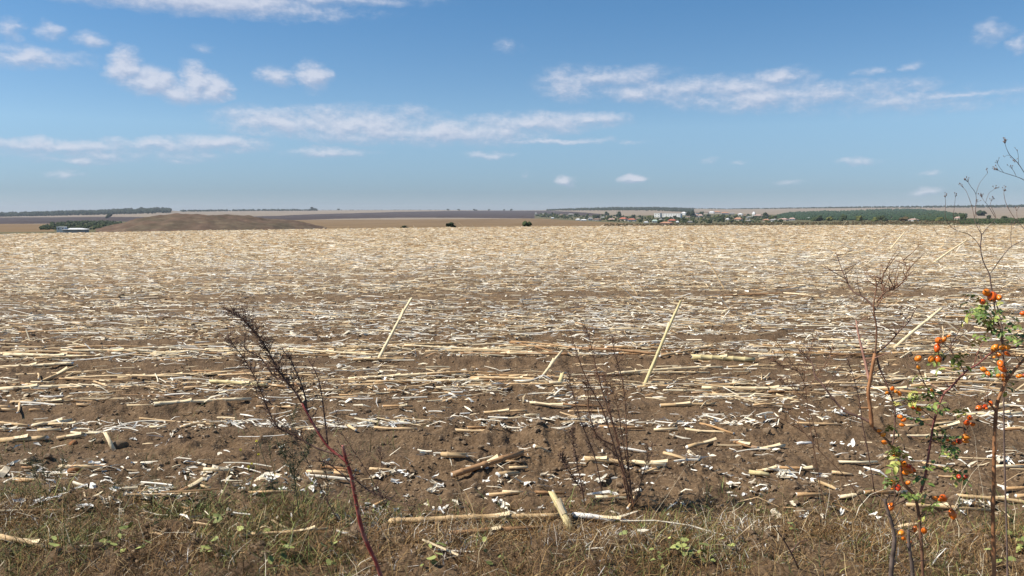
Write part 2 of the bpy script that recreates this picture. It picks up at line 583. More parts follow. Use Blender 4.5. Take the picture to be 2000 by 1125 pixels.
def field_z(x, y, detail=2):
    """height of the stubble field; detail 0 plane only, 1 macro, 2 with clods"""
    x = np.asarray(x, dtype=np.float64)
    y = np.asarray(y, dtype=np.float64)
    r = np.hypot(x, y)
    z = 0.0085 * np.clip(x, -60, 60) - 0.0004 * np.clip(y, 0, 90)
    z = z - 0.0016 * np.clip(r - 83, 0, 30) ** 2
    if detail >= 1:
        z = z + 0.05 * (fbm(x * 0.35, y * 0.8, 3, 3) - 0.5)
        z = z + 0.016 * np.sin(y * 2 * math.pi / 0.75 + 1.2 * vnoise(x * 0.3, y * 0.3, 8))
    if detail >= 2:
        k = np.clip(1.6 - r / 16.0, 0.25, 1.0)
        rough = 0.5 + 1.5 * np.clip(vnoise(x * 0.9, y * 1.6, 21) - .1, 0, 1)
        b = 0.0
        for wl, am, sd_ in ((0.34, 0.042, 31), (0.15, 0.030, 37), (0.07, 0.017, 41), (0.034, 0.009, 43)):
            b = b + am * (np.abs(2 * vnoise(x / wl, y / wl, sd_) - 1) * -1 + 0.5)
        z = z + b * rough * k
        # hollows where clods have rolled away
        z = z - 0.035 * np.clip(vnoise(x * 4.3, y * 4.3, 77) - 0.83, 0, 1) / 0.17 * k
    return z


def far_z(az, s):
    """height of the far terrain, s = 1 near the field's crest, s = 0 at the skyline"""
    ta = np.tan(np.clip(az, -0.95, 0.95))
    px = np.clip(1000 + FPX * ta * 1.0046, -800, 2800)
    yr = lerp(px, RIDGE)
    yc = crest_y(px) + 2.0
    py = yr + (yc - yr) * s
    r = R_FAR * (R_NEAR / R_FAR) ** s
    v = (562.5 - py) / FPX
    dy = CP + SP * v
    dz = -SP + CP * v
    dh = dy / np.cos(np.clip(az, -0.95, 0.95))
    return EYE + dz / dh * r, r, px, py


def far_point(px, py):
    """ground point of the far terrain seen at a pixel of the photograph"""
    yr = float(lerp(px, RIDGE))
    yc = float(crest_y(px)) + 2.0
    s = (py - yr) / (yc - yr)
    s = min(max(s, 0.0), 1.0)
    d = ray(px, py)
    az = math.atan2(d[0], d[1])
    z, r, _, _ = far_z(np.array([az]), np.array([s]))
    r = float(r[0])
    return Vector((math.sin(az) * r, math.cos(az) * r, float(z[0]))), r


def az_of_px(px):
    return np.arctan((px - 1000) / (FPX * 1.0046))


def build_ground():
    pxs = np.concatenate([np.arange(-420, 2421, 2.6)])
    az_in = az_of_px(pxs)
    lo = np.linspace(-math.pi, az_in[0], 40)[:-1]
    hi = np.linspace(az_in[-1], math.pi, 40)[1:]
    az = np.concatenate([lo, az_in, hi])
    rows_py = np.arange(1240, 447, -2.0)
    rr = EYE * FPX / (rows_py - HORY)
    r = np.concatenate([[0.0, 0.6, 1.2, 1.8, 2.3, 2.7, 3.0], rr[rr > 3.1], [78, 81, 84, 87, 90, 95, 100, 106, 113]])
    A, R = np.meshgrid(az, r)
    X, Y = np.sin(A) * R, np.cos(A) * R
    Z = field_z(X, Y, 2)
    # verge: the ground rises a touch and is smoother
    V = np.stack([X, Y, Z], -1).reshape(-1, 3)
    nr, nc = R.shape
    idx = np.arange(nr * nc).reshape(nr, nc)
    Fq = np.stack([idx[:-1, :-1], idx[:-1, 1:], idx[1:, 1:], idx[1:, :-1]], -1).reshape(-1, 4)
    me = np_mesh('ground', V, [Fq[:, ::-1]], MAT['soil'], smooth=True)
    tag(link('ground', me), 'brown crumbly soil of the harvested field with rows of crop litter', None, None, 'structure')

    # far terrain: valley behind the crest, then the slopes up to the skyline
    pxf = np.arange(-300, 2301, 4.0)
    az_in = az_of_px(pxf)
    lo = np.linspace(-math.pi, az_in[0], 30)[:-1]
    hi = np.linspace(az_in[-1], math.pi, 30)[1:]
    az = np.concatenate([lo, az_in, hi])
    s = np.linspace(1, 0, 150)
    A, S = np.meshgrid(az, s)
    Zf, Rf, PX, PY = far_z(A, S)
    und = (fbm(np.sin(A) * Rf / 260, np.cos(A) * Rf / 260, 5, 3) - 0.5) * 0.0009 * Rf
    Zf = Zf + und * np.clip(S * 4, 0, 1)
    # hidden valley rows
    hid_r = np.array([106.0, 125, 160, 220, 320, 450, 560])
    Ah, Rh = np.meshgrid(az, hid_r)
    z0 = field_z(np.sin(Ah) * 113, np.cos(Ah) * 113, 0) - 0.1
    z1 = np.repeat(Zf[:1], len(hid_r), 0)
    t = (Rh - 106) / (R_NEAR - 106)
    Zh = z0 * (1 - t) + z1 * t - 2.2 * np.sin(np.pi * t)
    Rall = np.vstack([Rh, Rf])
    Aall = np.vstack([Ah, A])
    Zall = np.vstack([Zh, Zf])
    # behind the skyline the land falls away and goes on
    back = np.array([6500.0, 9000.0])
    Ab, Rb = np.meshgrid(az, back)
    Zb = np.repeat(Zf[-1:], 2, 0) - np.array([[30.0], [60.0]])
    Rall, Aall, Zall = np.vstack([Rall, Rb]), np.vstack([Aall, Ab]), np.vstack([Zall, Zb])
    V = np.stack([np.sin(Aall) * Rall, np.cos(Aall) * Rall, Zall], -1).reshape(-1, 3)
    nr, nc = Rall.shape
    idx = np.arange(nr * nc).reshape(nr, nc)
    Fq = np.stack([idx[:-1, :-1], idx[:-1, 1:], idx[1:, 1:], idx[1:, :-1]], -1)
    nh = len(hid_r)
    cls = np.zeros((nr - 1, nc - 1), dtype=int)          # 0 pale 1 dark 2 tan 3 scrub
    pxc = (PX[:-1, :-1] + PX[1:, 1:]) / 2
    pyc = (PY[:-1, :-1] + PY[1:, 1:]) / 2
    k = np.zeros_like(pxc, dtype=int)
    topD = lerp(pxc, [(0, 424.5), (200, 423.5), (280, 423.5), (500, 422.5), (575, 420), (650, 417.5), (720, 415.5), (800, 413.2), (900, 411.6), (1000, 411.3), (1070, 411.6), (1120, 413.5), (1190, 419)])
    botD = lerp(pxc, [(0, 437.5), (100, 437), (130, 441), (400, 436), (500, 432.5), (570, 430), (650, 427.3), (720, 425.8), (800, 424.8), (900, 425), (1000, 426.3), (1060, 426.8), (1120, 426), (1190, 420)])
    k[(pyc > topD) & (pyc <= botD) & (pxc < 1190)] = 1
    tanR = lerp(pxc, [(0, 437.5), (105, 437.5), (106, 470), (480, 470), (481, 430), (1060, 426.8), (1100, 430), (1170, 433.5), (1230, 436.5), (1290, 439), (1300, 470)])
    k[(pyc > tanR) & (pyc > botD) & (pxc < 1300)] = 2
    scr = lerp(pxc, [(0, 470), (105, 470), (106, 436), (220, 432), (480, 440), (481, 470), (1040, 470), (1045, 418), (1200, 423), (1340, 417), (1520, 419), (1530, 416), (1880, 416), (1885, 426), (2000, 427)])
    k[(pyc > scr) & (k != 2)] = 3
    k[(pyc > tanR) & (pxc > 1040) & (pxc < 1300)] = 2
    cls[nh:nh + k.shape[0]] = k
    cls[:nh] = 3
    names = [('pale_stubble_field', 'pale_stubble', 'pale pinkish stubble fields rising to the skyline'),
             ('dark_ploughed_field', 'dark_plough', 'dark ploughed fields on the far slope'),
             ('tan_field', 'tan_field', 'tan brown fields just beyond the crest'),
             ('scrub_ground', 'scrub_ground', 'green brown ground of the valley and the village')]
    for ci, (nm, mt, lb) in enumerate(names):
        q = Fq[cls == ci]
        u, inv = np.unique(q, return_inverse=True)
        me = np_mesh(nm, V[u], [inv.reshape(-1, 4)[:, ::-1]], MAT[mt], smooth=True)
        tag(link(nm, me), lb, None, None, 'structure')

    # the low bare mound left of the middle
    prof = [(185, 449), (205, 444), (240, 436), (270, 429), (300, 424), (335, 420.6), (380, 419.4), (430, 420.2), (470, 422.4), (505, 425), (545, 429), (590, 436), (640, 448)]
    mp = np.arange(185, 641, 3.0)
    azm = az_of_px(mp)
    tm = np.linspace(0, 1, 40)
    T, AM = np.meshgrid(tm, azm, indexing='ij')
    PXm = np.repeat(mp[None], len(tm), 0)
    Rm = 400 + 170 * T
    v = (562.5 - lerp(PXm, prof)) / FPX
    top = EYE + (-SP + CP * v) / ((CP + SP * v) / np.cos(AM)) * 480
    base = -16.5
    fall = np.sin(np.pi * np.clip(T * 0.5 / 0.47, 0, 1)) ** 0.8
    Zm = base + (top - base) * fall + (fbm(np.sin(AM) * Rm / 9, np.cos(AM) * Rm / 9, 9, 4) - 0.5) * 3.4 * fall
    V = np.stack([np.sin(AM) * Rm, np.cos(AM) * Rm, Zm], -1).reshape(-1, 3)
    idx = np.arange(T.size).reshape(T.shape)
    Fq = np.stack([idx[:-1, :-1], idx[:-1, 1:], idx[1:, 1:], idx[1:, :-1]], -1).reshape(-1, 4)
    tag(link('mound', np_mesh('mound', V, [Fq[:, ::-1]], MAT['mound'], smooth=True)), 'low bare brown mound beyond the field', None, None, 'structure')


build_ground()

# ------------------------------------------------------------------ litter (stuff) and its density
COV = [(430, 1), (488, 1), (500, .95), (522, .9), (532, .6), (541, .32), (549, .38), (556, .75), (568, .75), (574, .28), (584, .22), (590, .85), (600, .85), (608, .5), (616, .8),
       (640, .9), (652, .8), (660, .42), (669, .35), (678, .7), (686, .9), (703, .75), (710, .12), (728, .10), (737, .55), (745, .7), (765, .7), (775, .5), (790, .34), (800, .28),
       (808, .10), (820, .10), (828, .5), (840, .62), (848, .4), (856, .05), (896, .03), (908, .14), (925, .18), (940, .20), (955, .10), (985, .07), (1005, .12), (1025, .14), (1045, .07), (1060, .04), (1300, .03)]
WHITE = [(430, .25), (485, .35), (505, .65), (530, .7), (545, .5), (575, .35), (600, .65), (640, .8), (665, .8), (700, .35), (720, .4), (760, .35), (800, .5), (825, .8), (846, .9), (870, .7), (900, .8), (950, .9), (1000, .7), (1300, .4)]


def py_eq(y):
    return HORY + EYE * FPX / np.maximum(y, 0.5)


def scatter(n, power=2.0, py0=440.0, py1=1110.0, pxr=(-330, 2330)):
    """ground points, thinning towards the camera so that litter keeps its apparent density"""
    a, b = py0 - HORY, py1 - HORY
    u = RNG.random(n)
    if power == 2.0:
        q = 1.0 / (1 / a + u * (1 / b - 1 / a))
    elif power == 1.35:
        e_ = -0.35
        q = (a ** e_ + u * (b ** e_ - a ** e_)) ** (1 / e_)
    elif power == 1.0:
        q = a * (b / a) ** u
    else:
        q = a + u * (b - a)
    py = HORY + q
    px = RNG.uniform(pxr[0], pxr[1], n)
    v = (562.5 - py) / FPX
    dx = (px - 1000) / FPX
    dy = CP + SP * v
    dz = -SP + CP * v
    t = EYE / (0.0085 * dx - 0.0004 * dy - dz)
    x, y = dx * t, dy * t
    ok = np.hypot(x, y) < 86
    return x[ok], y[ok]


def coverage(x, y):
    pe = py_eq(y)
    c = np.interp(pe, [p[0] for p in COV], [p[1] for p in COV])
    # left and right differ: bare right foreground, white patches bottom left
    d = EYE * FPX / (pe - HORY)
    px = 1000 + x / np.maximum(y, .5) * FPX
    clump = fbm(x * 0.42, y * 2.4, 51, 3)
    small = fbm(x * 1.9, y * 6.0, 61, 2)
    near = np.clip((pe - 490) / 160, 0, 1)
    c = c * np.interp(pe, [500, 650, 720, 900], [1, 1.05, .72, .55])
    band = fbm(x * 0.05, y * 0.42, 71, 3)
    c = c * (1 + (1 - near) * 3.4 * (band - 0.47))
    c = c * (1 + near * (4.4 * (clump - 0.47) + 4.0 * (small - 0.48)))
    c = c - near * 0.10 * (1 - np.clip(small * 1.6, 0, 1))
    leftup = np.exp(-((px - 230) / 260) ** 2 - ((pe - 945) / 50) ** 2)
    c = c + 0.40 * leftup * (small > .45)
    far_dark = np.exp(-((pe - 545) / 9) ** 2) * (px < 900) * 0.25 + np.exp(-((pe - 580) / 6) ** 2) * (px > 1000) * 0.3
    return np.clip(c - far_dark * (clump > 0.42), 0, 1)


def batch(tv, tf, x, y, z, L, w, h, yaw, pitch, roll, bend=None, ybend=None):
    n = len(x)
    V = np.repeat(tv[None], n, 0).astype(np.float64)
    ux = V[:, :, 0].copy()
    vx = V[:, :, 0] * L[:, None]
    vy = V[:, :, 1] * w[:, None]
    vz = V[:, :, 2] * h[:, None]
    cr, sr = np.cos(roll)[:, None], np.sin(roll)[:, None]
    vy, vz = vy * cr - vz * sr, vy * sr + vz * cr
    if bend is not None:
        vz = vz + (bend * L)[:, None] * (0.25 - ux ** 2) * 2
    if ybend is not None:
        vy = vy + (ybend * L)[:, None] * (0.25 - ux ** 2) * 2
    cp, sp = np.cos(pitch)[:, None], np.sin(pitch)[:, None]
    vx, vz = vx * cp - vz * sp, vx * sp + vz * cp
    cy, sy = np.cos(yaw)[:, None], np.sin(yaw)[:, None]
    vx, vy = vx * cy - vy * sy, vx * sy + vy * cy
    V[:, :, 0] = vx + x[:, None]
    V[:, :, 1] = vy + y[:, None]
    V[:, :, 2] = vz + z[:, None]
    nv = tv.shape[0]
    F = (tf[None] + (np.arange(n) * nv)[:, None, None]).reshape(-1, tf.shape[1])
    return V.reshape(-1, 3), F


# templates along x in [-.5,.5]
def t_strip(k=3):
    xs = np.linspace(-.5, .5, k)
    wd = np.interp(xs, [-.5, -.2, .2, .5], [.55, 1, .9, .25])
    V = []
    for i, xx in enumerate(xs):
        V += [(xx, -.5 * wd[i], .12 * math.sin(i * 2.1)), (xx, .5 * wd[i], -.12 * math.sin(i * 1.3))]
    F = [(2 * i, 2 * i + 2, 2 * i + 3, 2 * i + 1) for i in range(k - 1)]
    return np.array(V), np.array(F)


def t_stick(sides=3, k=2):
    xs = np.linspace(-.5, .5, k)
    V, F = [], []
    for xx in xs:
        for j in range(sides):
            a = 2 * math.pi * j / sides + .3
            V.append((xx, .5 * math.cos(a), .5 * math.sin(a)))
    for i in range(k - 1):
        for j in range(sides):
            j2 = (j + 1) % sides
            F.append((i * sides + j, (i + 1) * sides + j, (i + 1) * sides + j2, i * sides + j2))
    return np.array(V), np.array(F)


def t_crumple(seed):
    r = random.Random(seed)
    V, F = [], []
    for i in range(4):
        for j in range(3):
            V.append((i / 3 - .5 + r.uniform(-.08, .08), (j / 2 - .5) * (1 - .5 * abs(i / 3 - .4)) + r.uniform(-.1, .1), r.uniform(-.5, .5) + (.35 if j == 1 else 0)))
    for i in range(3):
        for j in range(2):
            F.append((i * 3 + j, (i + 1) * 3 + j, (i + 1) * 3 + j + 1, i * 3 + j + 1))
    return np.array(V), np.array(F)


def row_yaw(n, spread=0.16, loose=0.22, tails=1.0):
    yaw = RNG.normal(0, spread, n)
    m = RNG.random(n) < loose
    yaw[m] = RNG.normal(0, 0.75 * tails, m.sum())
    return yaw


def build_litter():
    # long sticks
    x, y = scatter(150000, 2.0)
    c = coverage(x, y)
    c = c * np.interp(py_eq(y), [560, 680, 800, 1100], [1, .70, .30, .24])
    keep = RNG.random(len(x)) < c
    x, y = x[keep], y[keep]
    n = len(x)
    r = np.hypot(x, y)
    far = np.clip((r - 10) / 30, 0, 1)
    L = RNG.gamma(1.6, 0.095, n) + 0.04 + far * 0.12
    L = np.minimum(L, 1.5)
    w = (RNG.uniform(0.005, 0.016, n)) * (1 + far * 0.9)
    z = field_z(x, y, 2) + w * 0.5 + RNG.random(n) ** 2 * (0.035 + 0.04 * far)
    tint = np.clip(RNG.beta(2.6, 1.7, n) * 0.95, 0, 1)
    wh = np.interp(py_eq(y), [p[0] for p in WHITE], [p[1] for p in WHITE])
    tint = np.where(RNG.random(n) < wh * .4, RNG.uniform(.78, 1, n), tint)
    pitch = RNG.normal(0, 0.05 + 0.02 * far, n)
    up = RNG.random(n) < 0.012
    pitch[up] = RNG.uniform(0.25, 1.0, up.sum()) * np.sign(RNG.random(up.sum()) - .5)
    z = z + np.abs(np.sin(pitch)) * L * 0.42
    a = (r < 14)
    V1, F1 = batch(*t_stick(5, 4), x[a], y[a], z[a], L[a], w[a], w[a], row_yaw(a.sum(), .2, .3), pitch[a], RNG.uniform(0, 6, a.sum()), RNG.normal(0, .05, a.sum()), RNG.standard_t(3, a.sum()) * .09)
    b = ~a
    V2, F2 = batch(*t_stick(3, 2), x[b], y[b], z[b], L[b], w[b], w[b], row_yaw(b.sum(), .2, .3), pitch[b], RNG.uniform(0, 6, b.sum()))
    V = np.vstack([V1, V2])
    F = np.vstack([F1, F2 + len(V1)])
    tt = np.concatenate([np.repeat(tint[a], 20), np.repeat(tint[b], 6)])
    o = link('stalk_litter', np_mesh('stalk_litter', V, [F], MAT['straw'], tint=tt))
    tag(o, 'short straw coloured stalk pieces covering the harvested field in rows', 'stalk litter', None, 'stuff')
    # leaf strips
    x, y = scatter(290000, 2.0)
    c = coverage(x, y)
    keep = RNG.random(len(x)) < c
    x, y = x[keep], y[keep]
    n = len(x)
    r = np.hypot(x, y)
    far = np.clip((r - 10) / 30, 0, 1)
    L = RNG.gamma(2.0, 0.036, n) + 0.025 + far * 0.12
    w = RNG.uniform(0.004, 0.019, n) * (1 + far * 1.0)
    z = field_z(x, y, 2) + 0.004 + RNG.random(n) ** 2 * (0.035 + 0.03 * far)
    wh = np.interp(py_eq(y), [p[0] for p in WHITE], [p[1] for p in WHITE])
    patch = fbm(x * .55, y * 1.9, 91, 2)
    white = RNG.random(n) < np.clip(wh * 1.25, 0, 1) * np.clip((patch - .34) * 5.0, 0.08, 1)
    tint = np.where(white, RNG.uniform(0.76, 1.0, n), RNG.beta(2.3, 1.9, n) * 0.9)
    V, F = batch(*t_strip(3), x, y, z, L, w, w, row_yaw(n, .4, .55), RNG.normal(0, .2, n), RNG.normal(0.0, 0.7, n), RNG.normal(0.05, .18, n), RNG.normal(0, .15, n))
    o = link('leaf_litter', np_mesh('leaf_litter', V, [F], MAT['straw'], tint=np.repeat(tint, 6)))
    tag(o, 'dry curled strips of crop leaf strewn over the soil', 'leaf litter', None, 'stuff')
    # fine chaff everywhere
    x, y = scatter(150000, 1.0, 500, 1120)
    pe = py_eq(y)
    c = .07 + .6 * coverage(x, y) + .22 * np.clip((fbm(x * 2.1, y * 3.5, 301, 3) - .5) * 5, 0, 1)
    keep = RNG.random(len(x)) < c
    x, y = x[keep], y[keep]
    n = len(x)
    L = RNG.gamma(2.0, 0.009, n) + 0.008
    w = RNG.uniform(0.0012, 0.0045, n)
    tint = RNG.beta(1.6, 1.3, n)
    V, F = batch(*t_strip(2), x, y, field_z(x, y, 2) + .003, L, w, w, RNG.normal(0, 1.1, n), RNG.normal(0, .25, n), RNG.normal(0, .5, n))
    o = link('chaff', np_mesh('chaff', V, [F], MAT['straw'], tint=np.repeat(tint, 4)))
    tag(o, 'fine straw chaff sprinkled over the bare soil', 'chaff', None, 'stuff')
    # white chips and crumpled husk bits
    Vs, Fs, Ts, off = [], [], [], 0
    for s in range(5):
        x, y = scatter(22000, 1.35, 455, 1060)
        wh = np.interp(py_eq(y), [p[0] for p in WHITE], [p[1] for p in WHITE])
        patch = fbm(x * 2.3, y * 4.2, 95, 2)
        c = coverage(x, y) * wh * np.clip((patch - .36) * 4.0, 0.05, 1) * 0.8 + 0.006
        keep = RNG.random(len(x)) < c
        x, y = x[keep], y[keep]
        n = len(x)
        far = np.clip((np.hypot(x, y) - 8) / 30, 0, 1)
        L = RNG.gamma(2.2, 0.013, n) + 0.010 + far * 0.05
        w = L * RNG.uniform(0.25, 0.7, n)
        h = L * RNG.uniform(0.12, 0.35, n)
        z = field_z(x, y, 2) + h * 0.35
        V, F = batch(*t_crumple(s), x, y, z, L, w, h, RNG.uniform(0, 6.3, n), RNG.normal(0, .25, n), RNG.normal(0, .3, n))
        Vs.append(V)
        Fs.append(F + off)
        Ts.append(np.repeat(RNG.random(n), 12))
        off += len(V)
    o = link('husk_chips', np_mesh('husk_chips', np.vstack(Vs), [np.vstack(Fs)], MAT['chip'], tint=np.concatenate(Ts)))
    tag(o, 'small white crumpled husk chips between the stalk pieces', 'husk chips', None, 'stuff')


build_litter()


def ico(sub):
    import bmesh
    bm = bmesh.new()
    bmesh.ops.create_icosphere(bm, subdivisions=sub, radius=1)
    V = np.array([v.co[:] for v in bm.verts])
    F = np.array([[v.index for v in f.verts] for f in bm.faces])
    bm.free()
    return V, F


ICO1, ICO2, ICO3 = ico(1), ico(2), ico(3)


def lump(base, seed, amp=0.35, freq=1.3, squash=(1, 1, 1)):
    V, F = base
    out = []
    for v in V:
        d = 1 + amp * mnoise.noise(Vector(v) * freq + Vector((seed * 3.1, seed * 1.7, seed)))
        d += amp * 0.4 * mnoise.noise(Vector(v) * freq * 2.7 + Vector((seed, seed * 5.7, seed)))
        out.append((v[0] * d * squash[0], v[1] * d * squash[1], v[2] * d * squash[2]))
    return np.array(out), F


def build_clods():
    Vs, Fs, off = [], [], 0
    for s in range(6):
        tv, tf = lump(ICO1, s + 1, 0.5, 1.5)
        tv = tv * 0.5
        x, y = scatter(2600, 1.0, 560, 1110)
        m = (fbm(x * 1.7, y * 2.4, 131, 3) > 0.47)
        x, y = x[m], y[m]
        n = len(x)
        L = RNG.gamma(1.8, 0.010, n) + 0.008
        V, F = batch(tv, tf, x, y, field_z(x, y, 2) + L * 0.12, L, L * RNG.uniform(.6, 1, n), L * RNG.uniform(.45, .8, n), RNG.uniform(0, 6.3, n), RNG.normal(0, .3, n), RNG.normal(0, .3, n))
        Vs.append(V)
        Fs.append(F + off)
        off += len(V)
    o = link('soil_crumbs', np_mesh('soil_crumbs', np.vstack(Vs), [np.vstack(Fs)], MAT['clod']))
    tag(o, 'loose crumbs of brown soil scattered on the bare ground', 'soil crumbs', None, 'stuff')
    for (px, py, w, mt, lb, nm) in [
            (144, 921, .075, 'red_clod', 'rusty red rounded stone lying on the soil at the lower left', 'stone'),
            (143, 868, .055, 'red_clod', 'small rusty stone beside the pale stalk ends at the left edge', 'stone'),
            (924, 838, .05, 'clod', 'dark soil clod under a white husk left of the bare patch', 'soil_clod'),
            (1580, 588, .16, 'clod', 'large dark brown clod standing alone in the far rows at the right', 'soil_clod'),
            (1762, 880, .03, 'clod', 'small dark clod below the orange hips', 'soil_clod'),
            (236, 873, .10, 'clod', 'dark clod with a deep shadow behind a slanting stalk at the left', 'soil_clod'),
            (515, 790, .11, 'clod', 'black looking clod beside the tall red weed', 'soil_clod'),
            (420, 660, .12, 'clod', 'rounded brown clod among the white husks left of the tall weed', 'soil_clod'),
            (237, 580, .16, 'clod', 'dark clod standing in the far rows at the left', 'soil_clod')]:
        x, y, z = ground_at(px, py)
        V, F = lump(ICO2, px * .01, .4, 1.3, (.5, .4, .34))
        o = link(nm, np_mesh(nm, V * w * 1.2, [F], MAT[mt], smooth=True), None, (x, y, z + w * .12))
        o.rotation_euler.z = px
        tag(o, lb, 'stone' if nm == 'stone' else 'soil clod')


def ground_at(px, py):
    d = ray(px, py)
    t = EYE / (0.0085 * d[0] - 0.0004 * d[1] - d[2])
    x, y = d[0] * t, d[1] * t
    for _ in range(3):
        z = float(field_z(np.array([x]), np.array([y]), 1)[0])
        t = (EYE - z) / (-d[2])
        x, y = d[0] * t, d[1] * t
    z = float(field_z(np.array([x]), np.array([y]), 2)[0])
    return x, y, z


build_clods()

# ------------------------------------------------------------------ single stalks


def stalk_mesh(name, L, r, mats, seed=0, sides=8, taper=0.85, bend=0.02, split=False):
    rr = random.Random(seed)
    node_gap = rr.uniform(.11, .17)
    xs = [0.0]
    x = rr.uniform(.03, node_gap)
    rad = {0.0: 1.0}
    while x < L - .03:
        for dx, k in ((-.014, 1.0), (-.004, 1.17), (.005, 1.14), (.014, .97)):
            if 0.01 < x + dx < L - .005:
                xs.append(x + dx)
                rad[x + dx] = k
        x += node_gap * rr.uniform(.85, 1.15)
    xs.append(L)
    rad[L] = 1.0
    xs = sorted(xs)
    ph = rr.uniform(0, 6)
    V, F, MI = [], [], []
    for i, xx in enumerate(xs):
        t = xx / L
        rad_x = r * (1 + (taper - 1) * t) * rad[xx]
        cz = bend * L * math.sin(math.pi * t) + .002 * math.sin(9 * t + ph)
        cy = bend * L * .7 * math.sin(2.2 * t + ph)
        for j in range(sides):
            a = 2 * math.pi * j / sides
            q = rad_x * (1 + .07 * math.cos(2 * a + ph))
            jag = 0
            if xx == 0.0 or xx == L:
                jag = rr.uniform(-.6, .6) * r
            V.append((xx - L / 2 + jag, cy + q * math.cos(a), cz + q * math.sin(a) * .88))
    n = len(xs)
    for i in range(n - 1):
        for j in range(sides):
            j2 = (j + 1) % sides
            F.append((i * sides + j, (i + 1) * sides + j, (i + 1) * sides + j2, i * sides + j2))
            MI.append(0)
    F4 = np.array(F)
    c0, c1 = len(V), len(V) + 1
    V.append((-L / 2 + r * .2, V[0][1] - r, V[0][2]))
    V[-1] = (-L / 2 + r * .2, sum(V[j][1] for j in range(sides)) / sides, sum(V[j][2] for j in range(sides)) / sides)
    k = (n - 1) * sides
    V.append((L / 2 - r * .2, sum(V[k + j][1] for j in range(sides)) / sides, sum(V[k + j][2] for j in range(sides)) / sides))
    F3 = []
    for j in range(sides):
        j2 = (j + 1) % sides
        F3.append((c0, j, j2))
        F3.append((c1, k + j2, k + j))
        MI += [1, 1]
    # a torn sheath clinging to the stalk
    s0 = len(V)
    if L > .18:
        sx = rr.uniform(-.3, .2) * L
        sl = rr.uniform(.07, .14)
        for i in range(5):
            u = i / 4
            lift = r * (1.05 + .2 * u) + .012 * u * u
            for jj, a in enumerate((.5, 1.57, 2.6)):
                aa = a + (1 - u) * 0
                V.append((sx + sl * u, lift * math.cos(aa) * (1 - .5 * u) + .01 * u * math.sin(ph), lift * math.sin(aa)))
        ex = []
        for i in range(4):
            for jj in range(2):
                ex.append((s0 + i * 3 + jj, s0 + (i + 1) * 3 + jj, s0 + (i + 1) * 3 + jj + 1, s0 + i * 3 + jj + 1))
        Fx = np.array(ex)
        MI = MI + [2] * len(ex)
        return np_mesh(name, np.array(V), [F4, np.array(F3), Fx], mats, smooth=True, mat_idx=MI)
    return np_mesh(name, np.array(V), [F4, np.array(F3)], mats, smooth=True, mat_idx=MI)


def place_segment(o, a, b):
    d = b - a
    o.location = (a + b) / 2
    o.rotation_mode = 'QUATERNION'
    o.rotation_quaternion = d.to_track_quat('X', 'Z')


